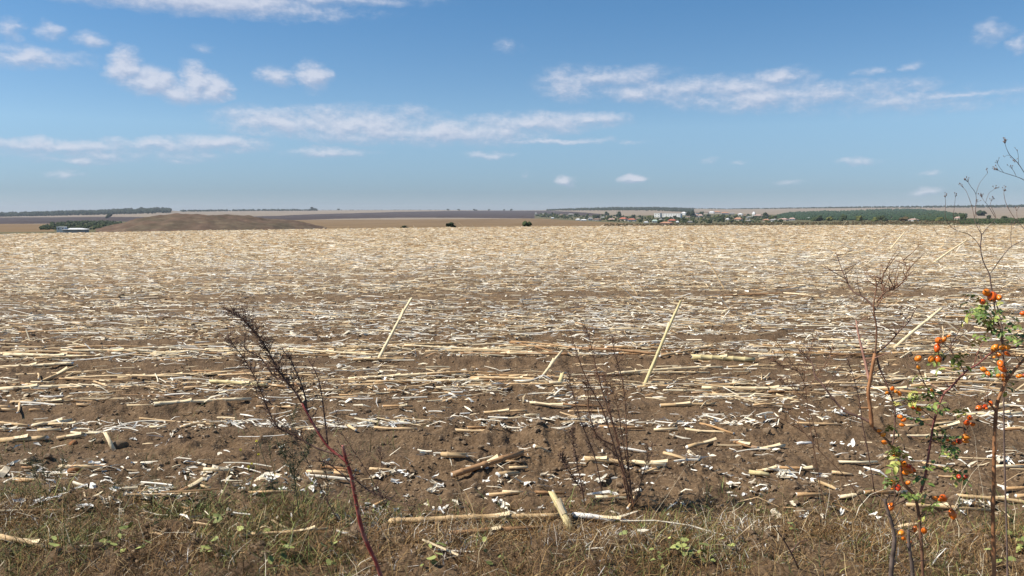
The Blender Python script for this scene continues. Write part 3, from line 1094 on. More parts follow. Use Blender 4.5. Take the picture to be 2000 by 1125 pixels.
LYING = [
    # px1, py1, px2, py2, thickness px, material, label
    (2, 700, 212, 703, 7, 'stalk_pale', 'long pale stalk, uppermost of the bundle at the left edge'),
    (0, 723, 142, 716, 8, 'stalk_pale', 'thick pale stalk at the left edge, lowest of the bundle'),
    (70, 712, 250, 700, 5, 'stalk_tan', 'thin tan stalk crossing the bundle at the left edge'),
    (120, 692, 300, 688, 5, 'stalk_pale', 'slender pale stalk in the bundle right of the left edge'),
    (300, 694, 460, 692, 5, 'stalk_pale', 'pale stalk lying left of the tall weed top'),
    (0, 767, 172, 757, 9, 'stalk_pale', 'long yellowish stalk on bare soil below the left bundle'),
    (20, 790, 150, 786, 6, 'stalk_tan', 'tan stalk under the long yellowish one at the left edge'),
    (302, 802, 490, 787, 9, 'stalk_pale', 'long cream stalk sloping up to the right left of the red weed'),
    (232, 740, 432, 735, 6, 'stalk_pale', 'cream stalk lying alone on bare soil left of the tall weed'),
    (412, 757, 522, 762, 8, 'stalk_green', 'greenish stalk with dark shadow crossing behind the tall weed'),
    (272, 824, 420, 833, 4, 'stalk_tan', 'very thin straight stalk lying left of the red weed'),
    (560, 690, 742, 700, 5, 'stalk_pale', 'thin straight stalk ending at the foot of the left leaning stalk'),
    (690, 710, 790, 706, 6, 'stalk_tan', 'short tan stalk just below the left leaning stalk'),
    (640, 688, 905, 678, 6, 'stalk_tan', 'long tan stalk behind the foot of the left leaning stalk'),
    (790, 684, 1000, 690, 5, 'stalk_pale', 'long pale stalk right of the left leaning stalk'),
    (900, 697, 1110, 700, 6, 'stalk_brown', 'brown stalk lying left of the middle weed'),
    (680, 745, 900, 735, 7, 'stalk_pale', 'long pale stalk on soil midway below the left leaning stalk'),
    (920, 742, 1050, 752, 7, 'stalk_tan', 'tan stalk left of the cream stub beside the middle weed'),
    (850, 752, 960, 748, 8, 'stalk_pale', 'pale stalk overlapping the tan one left of the middle weed'),
    (1290, 700, 1395, 680, 5, 'stalk_tan', 'thin tan stalk sloping up to the right behind the right leaning stalk'),
    (1110, 690, 1290, 698, 6, 'stalk_brown', 'orange brown stalk left of the right leaning stalk'),
    (1352, 703, 1472, 711, 11, 'stalk_green', 'thick green yellow stalk with dark underside right of centre'),
    (1210, 735, 1410, 722, 6, 'stalk_pale', 'long thin stalk crossing the foot of the right leaning stalk'),
    (1372, 762, 1560, 770, 8, 'stalk_pale', 'long cream stalk right of the right leaning stalk'),
    (1420, 722, 1580, 716, 5, 'stalk_tan', 'thin tan stalk above the long cream one at the right'),
    (1290, 795, 1395, 792, 7, 'stalk_tan', 'tan stalk at the edge of the bare patch right of the middle weed'),
    (1035, 792, 1115, 800, 6, 'stalk_pale', 'short pale stalk at the left of the middle weed'),
    (945, 813, 1028, 811, 6, 'stalk_tan', 'short tan stalk above the white husk row in the middle'),
    (864, 907, 912, 912, 13, 'stalk_tan', 'short thick blond stalk piece on the bare soil in the middle'),
    (884, 934, 1022, 905, 14, 'stalk_brown', 'thick brown stalk with a white scar on the bare soil in the middle'),
    (972, 946, 1012, 938, 12, 'stalk_tan', 'stubby tan stalk piece under the thick brown stalk'),
    (1044, 893, 1078, 889, 8, 'stalk_tan', 'small blond stalk piece alone left of the middle weed'),
    (1140, 912, 1236, 924, 11, 'stalk_tan', 'tan stalk lying behind the middle weed'),
    (1236, 922, 1300, 932, 10, 'stalk_pale', 'pale stalk continuing right of the middle weed'),
    (1342, 880, 1392, 869, 8, 'stalk_tan', 'short tan stalk sloping on the bare soil right of centre'),
    (1434, 873, 1480, 883, 9, 'stalk_brown', 'dark brown stalk with a white round end on the bare soil'),
    (1484, 881, 1532, 878, 8, 'stalk_pale', 'pale stalk joined to the dark brown one on the bare soil'),
    (1556, 874, 1586, 873, 6, 'husk', 'white straight stalk piece right of the dark brown stalk'),
    (1478, 921, 1530, 918, 6, 'stalk_tan', 'short tan splinter above the green cob piece'),
    (1464, 934, 1502, 938, 11, 'stalk_green', 'short green cob piece lying on soil right of centre'),
    (1600, 948, 1634, 960, 8, 'stalk_tan', 'blond stalk piece with a frayed grey end'),
    (760, 1026, 1100, 1022, 13, 'stalk_tan', 'long tan stalk lying at the edge of the dry grass in the middle'),
    (880, 1052, 1060, 1046, 11, 'stalk_brown', 'brown stalk half buried in the grass below the long tan one'),
    (1120, 1022, 1230, 1030, 11, 'husk', 'white weathered stalk at the foot of the middle weed'),
    (470, 1062, 640, 1052, 8, 'stalk_tan', 'tan stalk hidden in the green weeds left of the red stem'),
    (1640, 976, 1770, 970, 9, 'stalk_pale', 'pale stalk behind the left cane of the rose bush'),
    (1770, 1004, 1930, 1008, 10, 'stalk_tan', 'tan stalk between the canes of the rose bush'),
    (1870, 984, 2010, 994, 9, 'stalk_tan', 'tan stalk with a black shadow at the lower right edge'),
    (1740, 862, 1856, 862, 6, 'stalk_pale', 'thin pale stalk seen between the orange hips'),
    (1820, 846, 1870, 848, 8, 'stalk_tan', 'short tan stalk behind the middle twigs of the rose bush'),
    (1866, 818, 1995, 822, 8, 'stalk_pale', 'pale stalk at the right edge behind the thick orange cane'),
    (1835, 684, 1990, 687, 5, 'stalk_pale', 'thin pale stalk behind the upper hips at the right'),
    (1600, 668, 1700, 671, 5, 'stalk_pale', 'pale stalk behind the top of the left cane'),
    (1705, 762, 1790, 765, 7, 'stalk_pale', 'pale stalk crossing behind the left dark twig'),
    (1380, 580, 1530, 576, 3.2, 'stalk_brown', 'long dark stalk lying in the bare far strip at the right'),
    (1530, 574, 1600, 582, 3.2, 'stalk_pale', 'pale stalk pointing at the large far clod'),
    (0, 866, 92, 862, 12, 'stalk_tan', 'stout tan stalk at the left edge above the red stone'),
    (62, 836, 140, 829, 8, 'stalk_pale', 'pale stalk at the left edge above the stout tan ones'),
    (112, 860, 168, 853, 9, 'stalk_tan', 'blond stalk piece beside the stout tan one'),
    (340, 975, 390, 958, 12, 'stalk_brown', 'rust brown bark piece among white husks at the lower left'),
    (0, 1068, 90, 1075, 12, 'stalk_tan', 'orange tan stalk at the bottom left corner'),
]
LEANING = [
    (740, 705, 804, 582, 7, .28, 'stalk_pale', 'pale broken stalk leaning upright to the right, left of the watery middle'),
    (1259, 756, 1329, 587, 7.5, .30, 'stalk_green', 'tallest leaning stalk, greenish with two nodes, right of centre'),
    (1116, 1040, 1076, 960, 17, .15, 'stalk_green', 'thick yellow green stub standing in front of the middle weed'),
    (88, 742, 152, 714, 8, .25, 'stalk_tan', 'short stalk propped up against the bundle at the left edge'),
    (1056, 742, 1098, 684, 6, .2, 'stalk_pale', 'short stalk tilted up to the right beside the middle weed'),
    (1744, 684, 1840, 602, 6, .5, 'stalk_pale', 'long stalk slanting up to the right behind the rose bush'),
    (1822, 515, 1888, 469, 4, .7, 'stalk_pale', 'pale stalk slanting up in the far rows above the rose bush'),
    (1738, 487, 1768, 452, 2.6, .5, 'stalk_pale', 'thin stalk slanting up near the far edge of the field at the right'),
    (1385, 512, 1416, 568, 3, -.3, 'stalk_tan', 'thin stalk slanting down to the right in the far rows'),
    (1226, 548, 1246, 578, 3, -.2, 'stalk_tan', 'short thin stalk leaning left in the far rows near the middle'),
    (205, 845, 222, 880, 8, .05, 'stalk_pale', 'short bright stalk stuck slanting in the soil at the left'),
    (1094, 755, 1098, 728, 10, .04, 'stalk_green', 'short upright cream stub left of the middle weed'),
    (1630, 500, 1690, 490, 3, .1, 'stalk_pale', 'thin pale stalk rising to the right among far white husks'),
]


def build_stalks():
    cat = 'stalk'
    for i, (x1, y1, x2, y2, th, mt, lb) in enumerate(LYING):
        a = Vector(ground_at(x1, y1))
        b = Vector(ground_at(x2, y2))
        Ym = (a.y + b.y) / 2
        r = th / FPX * Ym / 2 * 1.05
        a.z += r * .9 + .004
        b.z += r * .9 + .004
        me = stalk_mesh('stalk', (b - a).length, r, [MAT[mt], MAT['pith'], MAT['straw'] if 0 else MAT['stalk_pale']], i, bend=random.uniform(.0, .012))
        o = link('stalk', me)
        place_segment(o, a, b)
        tag(o, lb, cat, 'stalks lying on the field')
    for i, (x1, y1, x2, y2, th, dY, mt, lb) in enumerate(LEANING):
        if y2 > y1 and mt != 'x':
            x1, y1, x2, y2 = x2, y2, x1, y1
            dY = -dY if dY < 0 else dY
        a = Vector(ground_at(x1, y1))
        b = unproj(x2, y2, a.y + abs(dY))
        r = th / FPX * a.y / 2 * 1.1
        d = (b - a).normalized()
        a = a - d * .03
        me = stalk_mesh('leaning_stalk', (b - a).length, r, [MAT[mt], MAT['pith'], MAT['stalk_pale']], 100 + i, taper=.7, bend=.008)
        o = link('leaning_stalk', me)
        place_segment(o, a, b)
        tag(o, lb, cat, 'stalks leaning up out of the litter')
    # repeats
    protos = [stalk_mesh('stalk', L, r, [MAT['stalk'], MAT['pith'], MAT['stalk_pale']], 200 + k, bend=random.uniform(0, .03))
              for k, (L, r) in enumerate([(.12, .010), (.18, .012), (.25, .010), (.34, .011), (.45, .010), (.6, .011), (.75, .010), (.95, .011), (1.15, .010), (.5, .007)])]
    bands = [(696, 6, 50, (3, 8), 'in the long bundle row at the foot of the left leaning stalk'), (684, 5, 34, (3, 8), 'in the row just behind the long bundle row'),
             (756, 9, 40, (1, 7), 'in the row below the long bundle row, beyond the thick bare strip'), (738, 6, 24, (2, 8), 'on the bare strip just below the long bundle row'),
             (775, 6, 14, (1, 5), 'in the loose litter above the foot of the right leaning stalk'), (840, 9, 24, (0, 3), 'among the white husks of the husk row'),
             (925, 16, 26, (0, 2), 'on the wide bare strip before the grass verge'),
             (800, 10, 16, (0, 4), 'on the bare ground just behind the white husk row'), (646, 7, 18, (2, 8), 'in the white speckled rows behind the bundle row'),
             (620, 8, 14, (2, 8), 'level with the upper halves of the leaning stalks'), (980, 20, 12, (0, 2), 'at the ragged edge of the grass verge')]
    for (pc, sp, n, (k0, k1), where) in bands:
        for _ in range(n):
            px = random.uniform(-20, 2020)
            py = random.gauss(pc, sp * .5)
            x, y, z = ground_at(px, py)
            me = random.choice(protos[k0:k1 + 1])
            o = link('stalk', me)
            o.location = (x, y, z + .012 + random.random() * .012)
            o.rotation_euler = (random.uniform(0, 6), random.gauss(0, .02), random.gauss(0, .12) if random.random() < .8 else random.uniform(-1.2, 1.2))
            tag(o, 'straw coloured stalk ' + where, cat, 'stalks ' + where)


build_stalks()


def husk_mesh(seed):
    rr = random.Random(seed)
    V, F = [], []
    nl = rr.randint(2, 4)
    for k in range(nl):
        L = rr.uniform(.035, .085)
        w = rr.uniform(.012, .028)
        yaw = rr.uniform(-.9, .9) + (0 if rr.random() < .7 else 2.5)
        curl = rr.uniform(.1, .8)
        ph = rr.uniform(0, 6)
        b = len(V)
        ox, oy = rr.uniform(-.02, .02), rr.uniform(-.015, .015)
        for i in range(6):
            u = i / 5
            ww = w * (math.sin(math.pi * (.15 + .8 * u)) ** .7)
            for j in range(4):
                vv = (j / 3 - .5)
                x = L * (u - .3)
                y = ww * vv
                z = .004 + k * .004 + curl * L * .5 * u * u + ww * (1.4 * vv * vv) + .0035 * math.sin(7 * u + ph + 5 * vv)
                c, s = math.cos(yaw), math.sin(yaw)
                V.append((x * c - y * s + ox, x * s + y * c + oy, z))
        for i in range(5):
            for j in range(3):
                F.append((b + i * 4 + j, b + (i + 1) * 4 + j, b + (i + 1) * 4 + j + 1, b + i * 4 + j + 1))
    return np_mesh('husk', np.array(V), [np.array(F)], MAT['husk'], smooth=True)


def build_husks():
    protos = [husk_mesh(s) for s in range(9)]
    spots = []
    # clusters seen in the photograph: centre, spread, number
    for (cx, cy, sx, sy, n, where) in [
            (740, 832, 90, 9, 16, 'in the husk row right of the red stem'), (960, 836, 60, 12, 16, 'in the bright heap of the husk row in the middle'), (580, 838, 40, 12, 6, 'left of the bend of the red stem'),
            (1180, 832, 60, 9, 12, 'in the husk row behind the middle weed'), (1340, 835, 50, 9, 8, 'in the husk row below the right leaning stalk'), (1430, 830, 40, 6, 6, 'in the husk row right of the right leaning stalk'),
            (1640, 822, 50, 9, 12, 'in the husk row left of the rose bush'), (1740, 812, 40, 8, 7, 'behind the lowest fork of the rose bush'), (1900, 830, 60, 12, 8, 'between the rose canes level with the husk row'),
            (600, 955, 55, 14, 16, 'in the heap just left of the lower red stem'), (760, 945, 70, 16, 18, 'in the heap just right of the lower red stem'), (845, 948, 20, 12, 6, 'left of the thick brown stalk'),
            (480, 965, 40, 14, 10, 'at the grass edge left of the green weeds'), (300, 975, 80, 16, 18, 'in the big white heap at the lower left'), (190, 1000, 60, 10, 12, 'at the lower left corner of the bare soil'),
            (60, 985, 50, 14, 8, 'at the left edge above the grass'), (60, 930, 50, 16, 6, 'at the left edge near the red stone'), (990, 952, 25, 9, 6, 'under the thick brown stalk'),
            (1080, 940, 30, 12, 6, 'around the top of the yellow green stub'), (1150, 945, 30, 10, 8, 'at the foot of the blackish weed'), (1250, 925, 40, 9, 6, 'right of the foot of the middle weed'),
            (1420, 945, 50, 9, 8, 'left of the green cob piece'), (1480, 960, 30, 16, 7, 'below the green cob piece'), (1545, 935, 30, 10, 7, 'right of the green cob piece'),
            (1600, 1010, 90, 8, 8, 'at the grass edge left of the rose canes'), (1880, 1000, 90, 8, 14, 'on the soil between the lower rose canes'), (1970, 910, 40, 10, 7, 'at the right edge behind the thick orange cane'),
            (430, 770, 150, 12, 8, 'left of the tall weed on the middle strip'), (300, 860, 160, 12, 10, 'on the bare soil left of the red weed'), (1000, 1000, 120, 14, 8, 'at the grass edge in the middle'),
            (1500, 800, 160, 10, 6, 'on the bare strip behind the husk row at the right'), (1650, 880, 60, 20, 6, 'on the bare patch left of the rose cane')]:
        for _ in range(n):
            spots.append((random.gauss(cx, sx * .55), random.gauss(cy, sy * .55), where))
    for px, py, where in spots[:300]:
        x, y, z = ground_at(px, py)
        o = link('husk', random.choice(protos))
        o.location = (x, y, z + .002)
        s = random.uniform(.45, 1.05)
        o.scale = (s, s, s)
        o.rotation_euler = (random.gauss(0, .25), random.gauss(0, .25), random.uniform(0, 6.3))
        tag(o, 'white papery husk scrap ' + where, 'husk', 'white husks ' + where)


build_husks()

# ------------------------------------------------------------------ verge of dry grass and low weeds


def verge_density(x, y):
    # far edge of the verge: about 4.4 m out, ragged, reaching further at the left
    px = 1000 + x / np.maximum(y, .3) * FPX
    edge = np.interp(px, [-300, 0, 250, 600, 900, 1200, 1500, 1750, 2000, 2300], [5.1, 5.0, 4.75, 4.6, 4.35, 4.6, 4.55, 4.5, 4.35, 4.4])
    edge = edge + 0.5 * (fbm(x * 1.6, y * 0.6, 171, 3) - 0.5)
    return np.clip((edge - y) / 0.45, 0, 1) * np.clip((fbm(x * 2.4, y * 2.4, 181, 3) - .24) * 4.5, .35, 1)


def blades(n, ylo, yhi, dens, tint_f, hmu, hsd, wid, lean, name, mat, label, cat, seg=3, droop=.8):
    x = RNG.uniform(-3.9, 3.9, n)
    y = RNG.uniform(ylo, yhi, n)
    keep = RNG.random(n) < dens(x, y)
    keep &= np.abs(x) < y * .82 + .2
    x, y = x[keep], y[keep]
    n = len(x)
    H = np.clip(RNG.gamma(3, hmu / 3, n), .02, hsd)
    yaw = RNG.uniform(0, 2 * math.pi, n)
    tilt = RNG.random(n) ** .8 * lean
    k = seg + 1
    V = np.zeros((n, k, 2, 3))
    z0 = field_z(x, y, 1)
    dx, dy = np.cos(yaw), np.sin(yaw)
    W = RNG.uniform(.5, 1.3, n) * wid
    cx, cy, cz = x.copy(), y.copy(), z0.copy()
    ang = tilt.copy()
    tw = RNG.uniform(0, 3.1, n)
    for i in range(k):
        u = i / seg
        wv = W * (1 - .75 * u)
        V[:, i, 0, 0] = cx - np.cos(tw) * wv
        V[:, i, 0, 1] = cy - np.sin(tw) * wv
        V[:, i, 1, 0] = cx + np.cos(tw) * wv
        V[:, i, 1, 1] = cy + np.sin(tw) * wv
        V[:, i, :, 2] = cz[:, None]
        st = H / seg
        cx = cx + dx * np.sin(ang) * st
        cy = cy + dy * np.sin(ang) * st
        cz = np.maximum(cz + np.cos(ang) * st, z0 + .004)
        ang = ang + droop / seg * RNG.uniform(.2, 1.6, n)
        yw = yaw + RNG.normal(0, .25, n)
        dx, dy = np.cos(yw), np.sin(yw)
    idx = np.arange(n * k * 2).reshape(n, k, 2)
    F = np.stack([idx[:, :-1, 0], idx[:, :-1, 1], idx[:, 1:, 1], idx[:, 1:, 0]], -1).reshape(-1, 4)
    tint = np.repeat(tint_f(x, y, n), k * 2)
    o = link(name, np_mesh(name, V.reshape(-1, 3), [F], mat, tint=tint))
    tag(o, label, cat, None, 'stuff')
    return o


def build_verge():
    def t1(x, y, n):
        return np.clip(RNG.beta(1.1, 1.5, n) + .5 * (fbm(x * 2.6, y * 2.6, 5, 3) - .5), 0, 1)
    blades(165000, 1.6, 5.2, verge_density, t1, .11, .34, .0019, 1.45, 'dry_grass', MAT['dry_grass'],
           'tangled brown dry grass along the near edge of the field', 'dry grass', 3, 1.9)
    # taller wispy stems
    blades(3600, 2.2, 5.4, lambda x, y: .6 * np.clip(verge_density(x, y - .2), 0, 1) * np.interp(x, [-3, -2, -1, 1.2, 2, 3], [1.1, .9, .4, .7, .9, 1]), lambda x, y, n: RNG.uniform(.3, 1, n), .30, .62, .0011, .6, 'tall_dry_stems', MAT['dry_grass'],
           'thin taller dry stems rising from the grass verge', 'dry stems', 4, .5)

    def gd(x, y):
        px = 1000 + x / np.maximum(y, .3) * FPX
        m = np.interp(px, [0, 150, 400, 500, 650, 760, 900, 1050, 1200, 1400, 1560, 1800, 1930, 2000, 2200], [.9, 1, 1.6, 2, 1.7, 1.0, .35, .3, .45, .7, .4, .25, .5, 1.3, 1.3])
        return verge_density(x, y - .15) * m * np.clip((fbm(x * 2.2, y * 2.2, 201, 3) - .36) * 5, 0, 1)
    blades(170000, 1.8, 5.3, gd, lambda x, y, n: RNG.beta(1.3, 1.3, n), .065, .2, .0026, 1.45, 'green_weeds', MAT['green_weed'],
           'low green feathery weeds growing in the dry grass', 'green weeds', 3, .9)

    def gl(x, y):
        px = 1000 + x / np.maximum(y, .3) * FPX
        m = np.interp(px, [0, 300, 600, 700, 1000, 1250, 1500, 1600, 2000], [.3, .3, .5, .9, 1, .9, .8, .3, .3])
        return verge_density(x, y - .05) * m * np.clip((fbm(x * 2.7, y * 2.7, 221, 3) - .45) * 6, 0, 1)
    blades(80000, 1.8, 5.1, gl, lambda x, y, n: RNG.beta(2.2, 1.8, n), .045, .12, .0034, 1.5, 'withered_leaves', MAT['grey_leaf'],
           'grey withered curled leaves matted in the verge', 'withered leaves', 2, 1.6)
    # sparse dark herbs on the soil at the left
    blades(9000, 4.6, 7.2, lambda x, y: np.clip((fbm(x * 3, y * 3, 251, 2) - .5) * 5, 0, 1) * (x < -.6) * np.clip(1.4 - (y - 4.6) * .6, 0, 1), lambda x, y, n: RNG.random(n) * .8, .10, .28, .0019, .9, 'sparse_herbs', MAT['green_weed'],
           'sparse dark green herbs sprouting on the soil at the left', 'herbs', 3, .6)
    # broad green leaves near the bottom edge
    Vs, Fs, Ts, off = [], [], [], 0
    spots = [(232, 1090, 7), (240, 1065, 5), (205, 1075, 5), (275, 1088, 4), (430, 1040, 6), (530, 1112, 5), (655, 1105, 4), (410, 1090, 6), (1330, 1095, 9), (1370, 1110, 8), (1240, 1060, 4),
             (1420, 1080, 5), (845, 1115, 5), (860, 1090, 4), (960, 1100, 4), (1560, 1060, 5), (1990, 1090, 12), (1980, 1060, 8), (1950, 1115, 6), (120, 1085, 5), (1280, 1112, 6), (500, 1060, 6), (560, 1095, 6)]
    tv, tf = t_strip(4)
    for (px, py, n) in spots:
        x0, y0, z0 = ground_at(px, py)
        x = x0 + RNG.normal(0, .03, n)
        y = y0 + RNG.normal(0, .03, n)
        L = RNG.uniform(.02, .055, n)
        yaw = RNG.uniform(0, 6.3, n)
        V, F = batch(tv, tf, x, y, field_z(x, y, 1) + RNG.uniform(.03, .11, n), L, L * .62, L * .5, yaw, RNG.normal(-.3, .3, n), RNG.normal(0, .4, n), RNG.normal(.1, .1, n))
        Vs.append(V)
        Fs.append(F + off)
        Ts.append(np.repeat(RNG.uniform(.55, 1, n), len(tv)))
        off += len(V)
    o = link('broad_leaf_weeds', np_mesh('broad_leaf_weeds', np.vstack(Vs), [np.vstack(Fs)], MAT['green_weed'], tint=np.concatenate(Ts), smooth=True))
    tag(o, 'small broad green leaves low in the verge at the bottom edge', 'green weeds', None, 'stuff')


build_verge()

# ------------------------------------------------------------------ tubes, twigs, plants


class MB:
    def __init__(self):
        self.V, self.Q, self.T = [], [], []

    def tube(self, pts, rads, sides=6):
        pts = [Vector(p) for p in pts]
        n = len(pts)
        b = len(self.V)
        up = Vector((.3, .9, .1)).normalized()
        for i, p in enumerate(pts):
            kn = 1.0 + (random.uniform(-.16, .2) if n > 6 else 0)
            d = (pts[min(i + 1, n - 1)] - pts[max(i - 1, 0)])
            if d.length < 1e-9:
                d = Vector((0, 0, 1))
            d.normalize()
            s = d.cross(up)
            if s.length < 1e-4:
                s = d.cross(Vector((1, 0, 0)))
            s.normalize()
            t = d.cross(s)
            for j in range(sides):
                a = 2 * math.pi * j / sides
                self.V.append(tuple(p + (s * math.cos(a) + t * math.sin(a)) * rads[i] * kn))
        for i in range(n - 1):
            for j in range(sides):
                j2 = (j + 1) % sides
                self.Q.append((b + i * sides + j, b + i * sides + j2, b + (i + 1) * sides + j2, b + (i + 1) * sides + j))
        if sides >= 3:
            for base, rev in ((b, True), (b + (n - 1) * sides, False)):
                for j in range(1, sides - 1):
                    t3 = (base, base + j, base + j + 1)
                    self.T.append(t3[::-1] if rev else t3)

    def bit(self, p, d, L, w):
        """small folded leaf or seed scale"""
        d = Vector(d).normalized()
        s = d.cross(Vector((random.random() - .5, random.random() - .5, random.random() - .5)))
        if s.length < 1e-4:
            s = Vector((1, 0, 0))
        s.normalize()
        nrm = d.cross(s)
        b = len(self.V)
        self.V += [tuple(p), tuple(p + d * L * .5 + s * w + nrm * w * .4), tuple(p + d * L), tuple(p + d * L * .5 - s * w + nrm * w * .4)]
        self.T += [(b, b + 1, b + 2), (b, b + 2, b + 3)]

    def blob(self, p, r, base=None, squash=(1, 1, 1)):
        V, F = base or ICO1
        b = len(self.V)
        for v in V:
            self.V.append((p[0] + v[0] * r * squash[0], p[1] + v[1] * r * squash[1], p[2] + v[2] * r * squash[2]))
        self.T += [tuple(b + k for k in f) for f in F]

    def build(self, name, mat, parent=None, smooth=True, origin=None):
        o = self._build(name, mat, parent, smooth, origin)
        if name in ('seed_scales', 'umbel_head'):
            o['kind'] = 'stuff'
        return o

    def _build(self, name, mat, parent=None, smooth=True, origin=None):
        F = []
        if self.Q:
            F.append(np.array(self.Q))
        if self.T:
            F.append(np.array(self.T))
        V = np.array(self.V)
        if origin is not None:
            V = V - np.array(origin)
        return link(name, np_mesh(name, V, F, mat, smooth=smooth), parent)


def path(pix, Y0, Y1=None, wob=0.0):
    """3-D polyline through pixels of the photograph at depths Y0..Y1, smoothed"""
    Y1 = Y0 if Y1 is None else Y1
    n = len(pix)
    P = [unproj(px, py, Y0 + (Y1 - Y0) * i / max(n - 1, 1) + (random.uniform(-wob, wob) if 0 < i < n - 1 else 0)) for i, (px, py) in enumerate(pix)]
    out = []
    for i in range(n - 1):
        p0, p1, p2, p3 = P[max(i - 1, 0)], P[i], P[i + 1], P[min(i + 2, n - 1)]
        for k in range(3):
            t = k / 3
            out.append(.5 * ((2 * p1) + (p2 - p0) * t + (2 * p0 - 5 * p1 + 4 * p2 - p3) * t * t + (3 * p1 - p0 - 3 * p2 + p3) * t ** 3))
    out.append(P[-1])
    return out


def radii(n, r0, r1):
    return [r0 + (r1 - r0) * i / (n - 1) for i in range(n)]


def seedy(mb_t, mb_s, pts, n, tw, bits, bl, up=.55, spread=.9):
    """short side twigs with small scales along a stem"""
    for _ in range(n):
        t = random.random()
        i = min(int(t * (len(pts) - 1)), len(pts) - 2)
        p = pts[i].lerp(pts[i + 1], random.random())
        d = (pts[i + 1] - pts[i]).normalized()
        side = Vector((random.uniform(-1, 1), random.uniform(-1, 1), random.uniform(-.3, .6))).normalized()
        e = (d * up + side * spread).normalized()
        L = tw * random.uniform(.4, 1.3)
        m = p + e * L * .5
        q = m + (e + Vector((0, 0, .5))).normalized() * L * .5
        if mb_t:
            mb_t.tube([p, m, q], [.0011, .0009, .0005], 3)
        for _ in range(bits):
            u = random.uniform(.1, 1.1)
            c = p.lerp(m, min(u * 2, 1)) if u < .5 else m.lerp(q, u * 2 - 1)
            mb_s.bit(c, e + Vector((random.uniform(-1, 1), random.uniform(-1, 1), random.uniform(-1, 1))) * .9, bl * random.uniform(.6, 1.5), bl * .22)


def build_red_weed():
    Y = 3.3
    base = path([(752, 1232), (752, 1190)], Y)[0]
    root = empty('red_stemmed_weed', (base.x, base.y, base.z), 'tall leaning weed with a bright red lower stem and dark brown seedy top', 'weed')
    o3 = tuple(root.location)
    stem = path([(758, 1240), (744, 1125), (710, 1045), (695, 977), (686, 929), (676, 898), (669, 870)], Y, Y - .05)
    mb = MB()
    mb.tube(stem, radii(len(stem), .0090, .0065), 8)
    mb.build('stem', MAT['red_stem'], root, origin=o3)
    up = path([(680, 905), (655, 885), (637, 868), (608, 822), (579, 769), (545, 725), (516, 672), (490, 640), (473, 622), (452, 608)], Y - .02, Y + .1)
    mb = MB()
    k = len(up)
    cut = int(k * .42)
    mb.tube(up[:cut + 1], radii(cut + 1, .0058, .0042), 7)
    mb.build('broken_red_stem', MAT['red_stem'], root, origin=o3)
    mb = MB()
    sd_ = MB()
    mb.tube(up[cut:], radii(k - cut, .0040, .0012), 6)
    seedy(mb, sd_, up[int(k * .45):], 190, .07, 7, .008)
    seedy(mb, sd_, up[int(k * .2):], 90, .06, 6, .008)
    mb.build('seedy_top', MAT['dark_twig'], root, origin=o3)
    sd_.build('seed_scales', MAT['seed'], root, smooth=False, origin=o3)
    # dry leaf rags and short side twigs along the red stem
    mb = MB()
    sb = MB()
    seedy(mb, sb, stem[3:], 46, .05, 5, .011, .3, 1.0)
    b_ = mb.build('side_twigs', MAT['red_twig'], root, origin=o3)
    b_['kind'] = 'stuff'
    sb.build('seed_scales', MAT['sage'], b_, smooth=False, origin=o3)
    for pix, y0, y1, n in [([(676, 893), (620, 876), (575, 850), (540, 832), (521, 793), (497, 735), (473, 696), (443, 657)], Y, Y + .12, 100),
                           ([(686, 929), (720, 958), (760, 975), (812, 990)], Y, Y - .1, 26),
                           ([(690, 950), (672, 930), (640, 905), (610, 900)], Y, Y + .05, 12),
                           ([(600, 800), (592, 760), (572, 712), (560, 692)], Y + .04, Y + .1, 22),
                           ([(560, 745), (535, 735), (510, 700), (478, 680), (480, 650)], Y + .05, Y + .12, 26),
                           ([(640, 868), (632, 800), (622, 740), (600, 700)], Y + .02, Y + .1, 14)]:
        p = path(pix, y0, y1)
        mb, sb = MB(), MB()
        mb.tube(p, radii(len(p), .0038, .0014), 5)
        seedy(mb, sb, p[len(p) // 5:], int(n * 1.9), .055, 6, .008)
        b = mb.build('branch', MAT['dark_twig'], root, origin=o3)
        s = sb.build('seed_scales', MAT['seed'], b, smooth=False, origin=o3)


def simple_weed(name, label, base_px, paths, Y, mat_stem, mat_seed, r0=.003, n=20, tw=.035, bits=6, bl=.007, group=None, r1=.0011):
    bx, by = base_px
    bp = unproj(bx, by, Y)
    root = empty(name, bp, label, 'weed', group)
    o3 = tuple(bp)
    for i, pix in enumerate(paths):
        p = path(pix, Y, Y + random.uniform(-.12, .12))
        mb, sb = MB(), MB()
        mb.tube(p, radii(len(p), r0 * (1 if i == 0 else .75), r1), 5)
        seedy(mb, sb, p[len(p) // 6:], n, tw, bits, bl)
        b = mb.build('stem' if i == 0 else 'branch', mat_stem, root, origin=o3)
        if sb.V:
            sb.build('seed_scales', mat_seed, b, smooth=False, origin=o3)
    return root


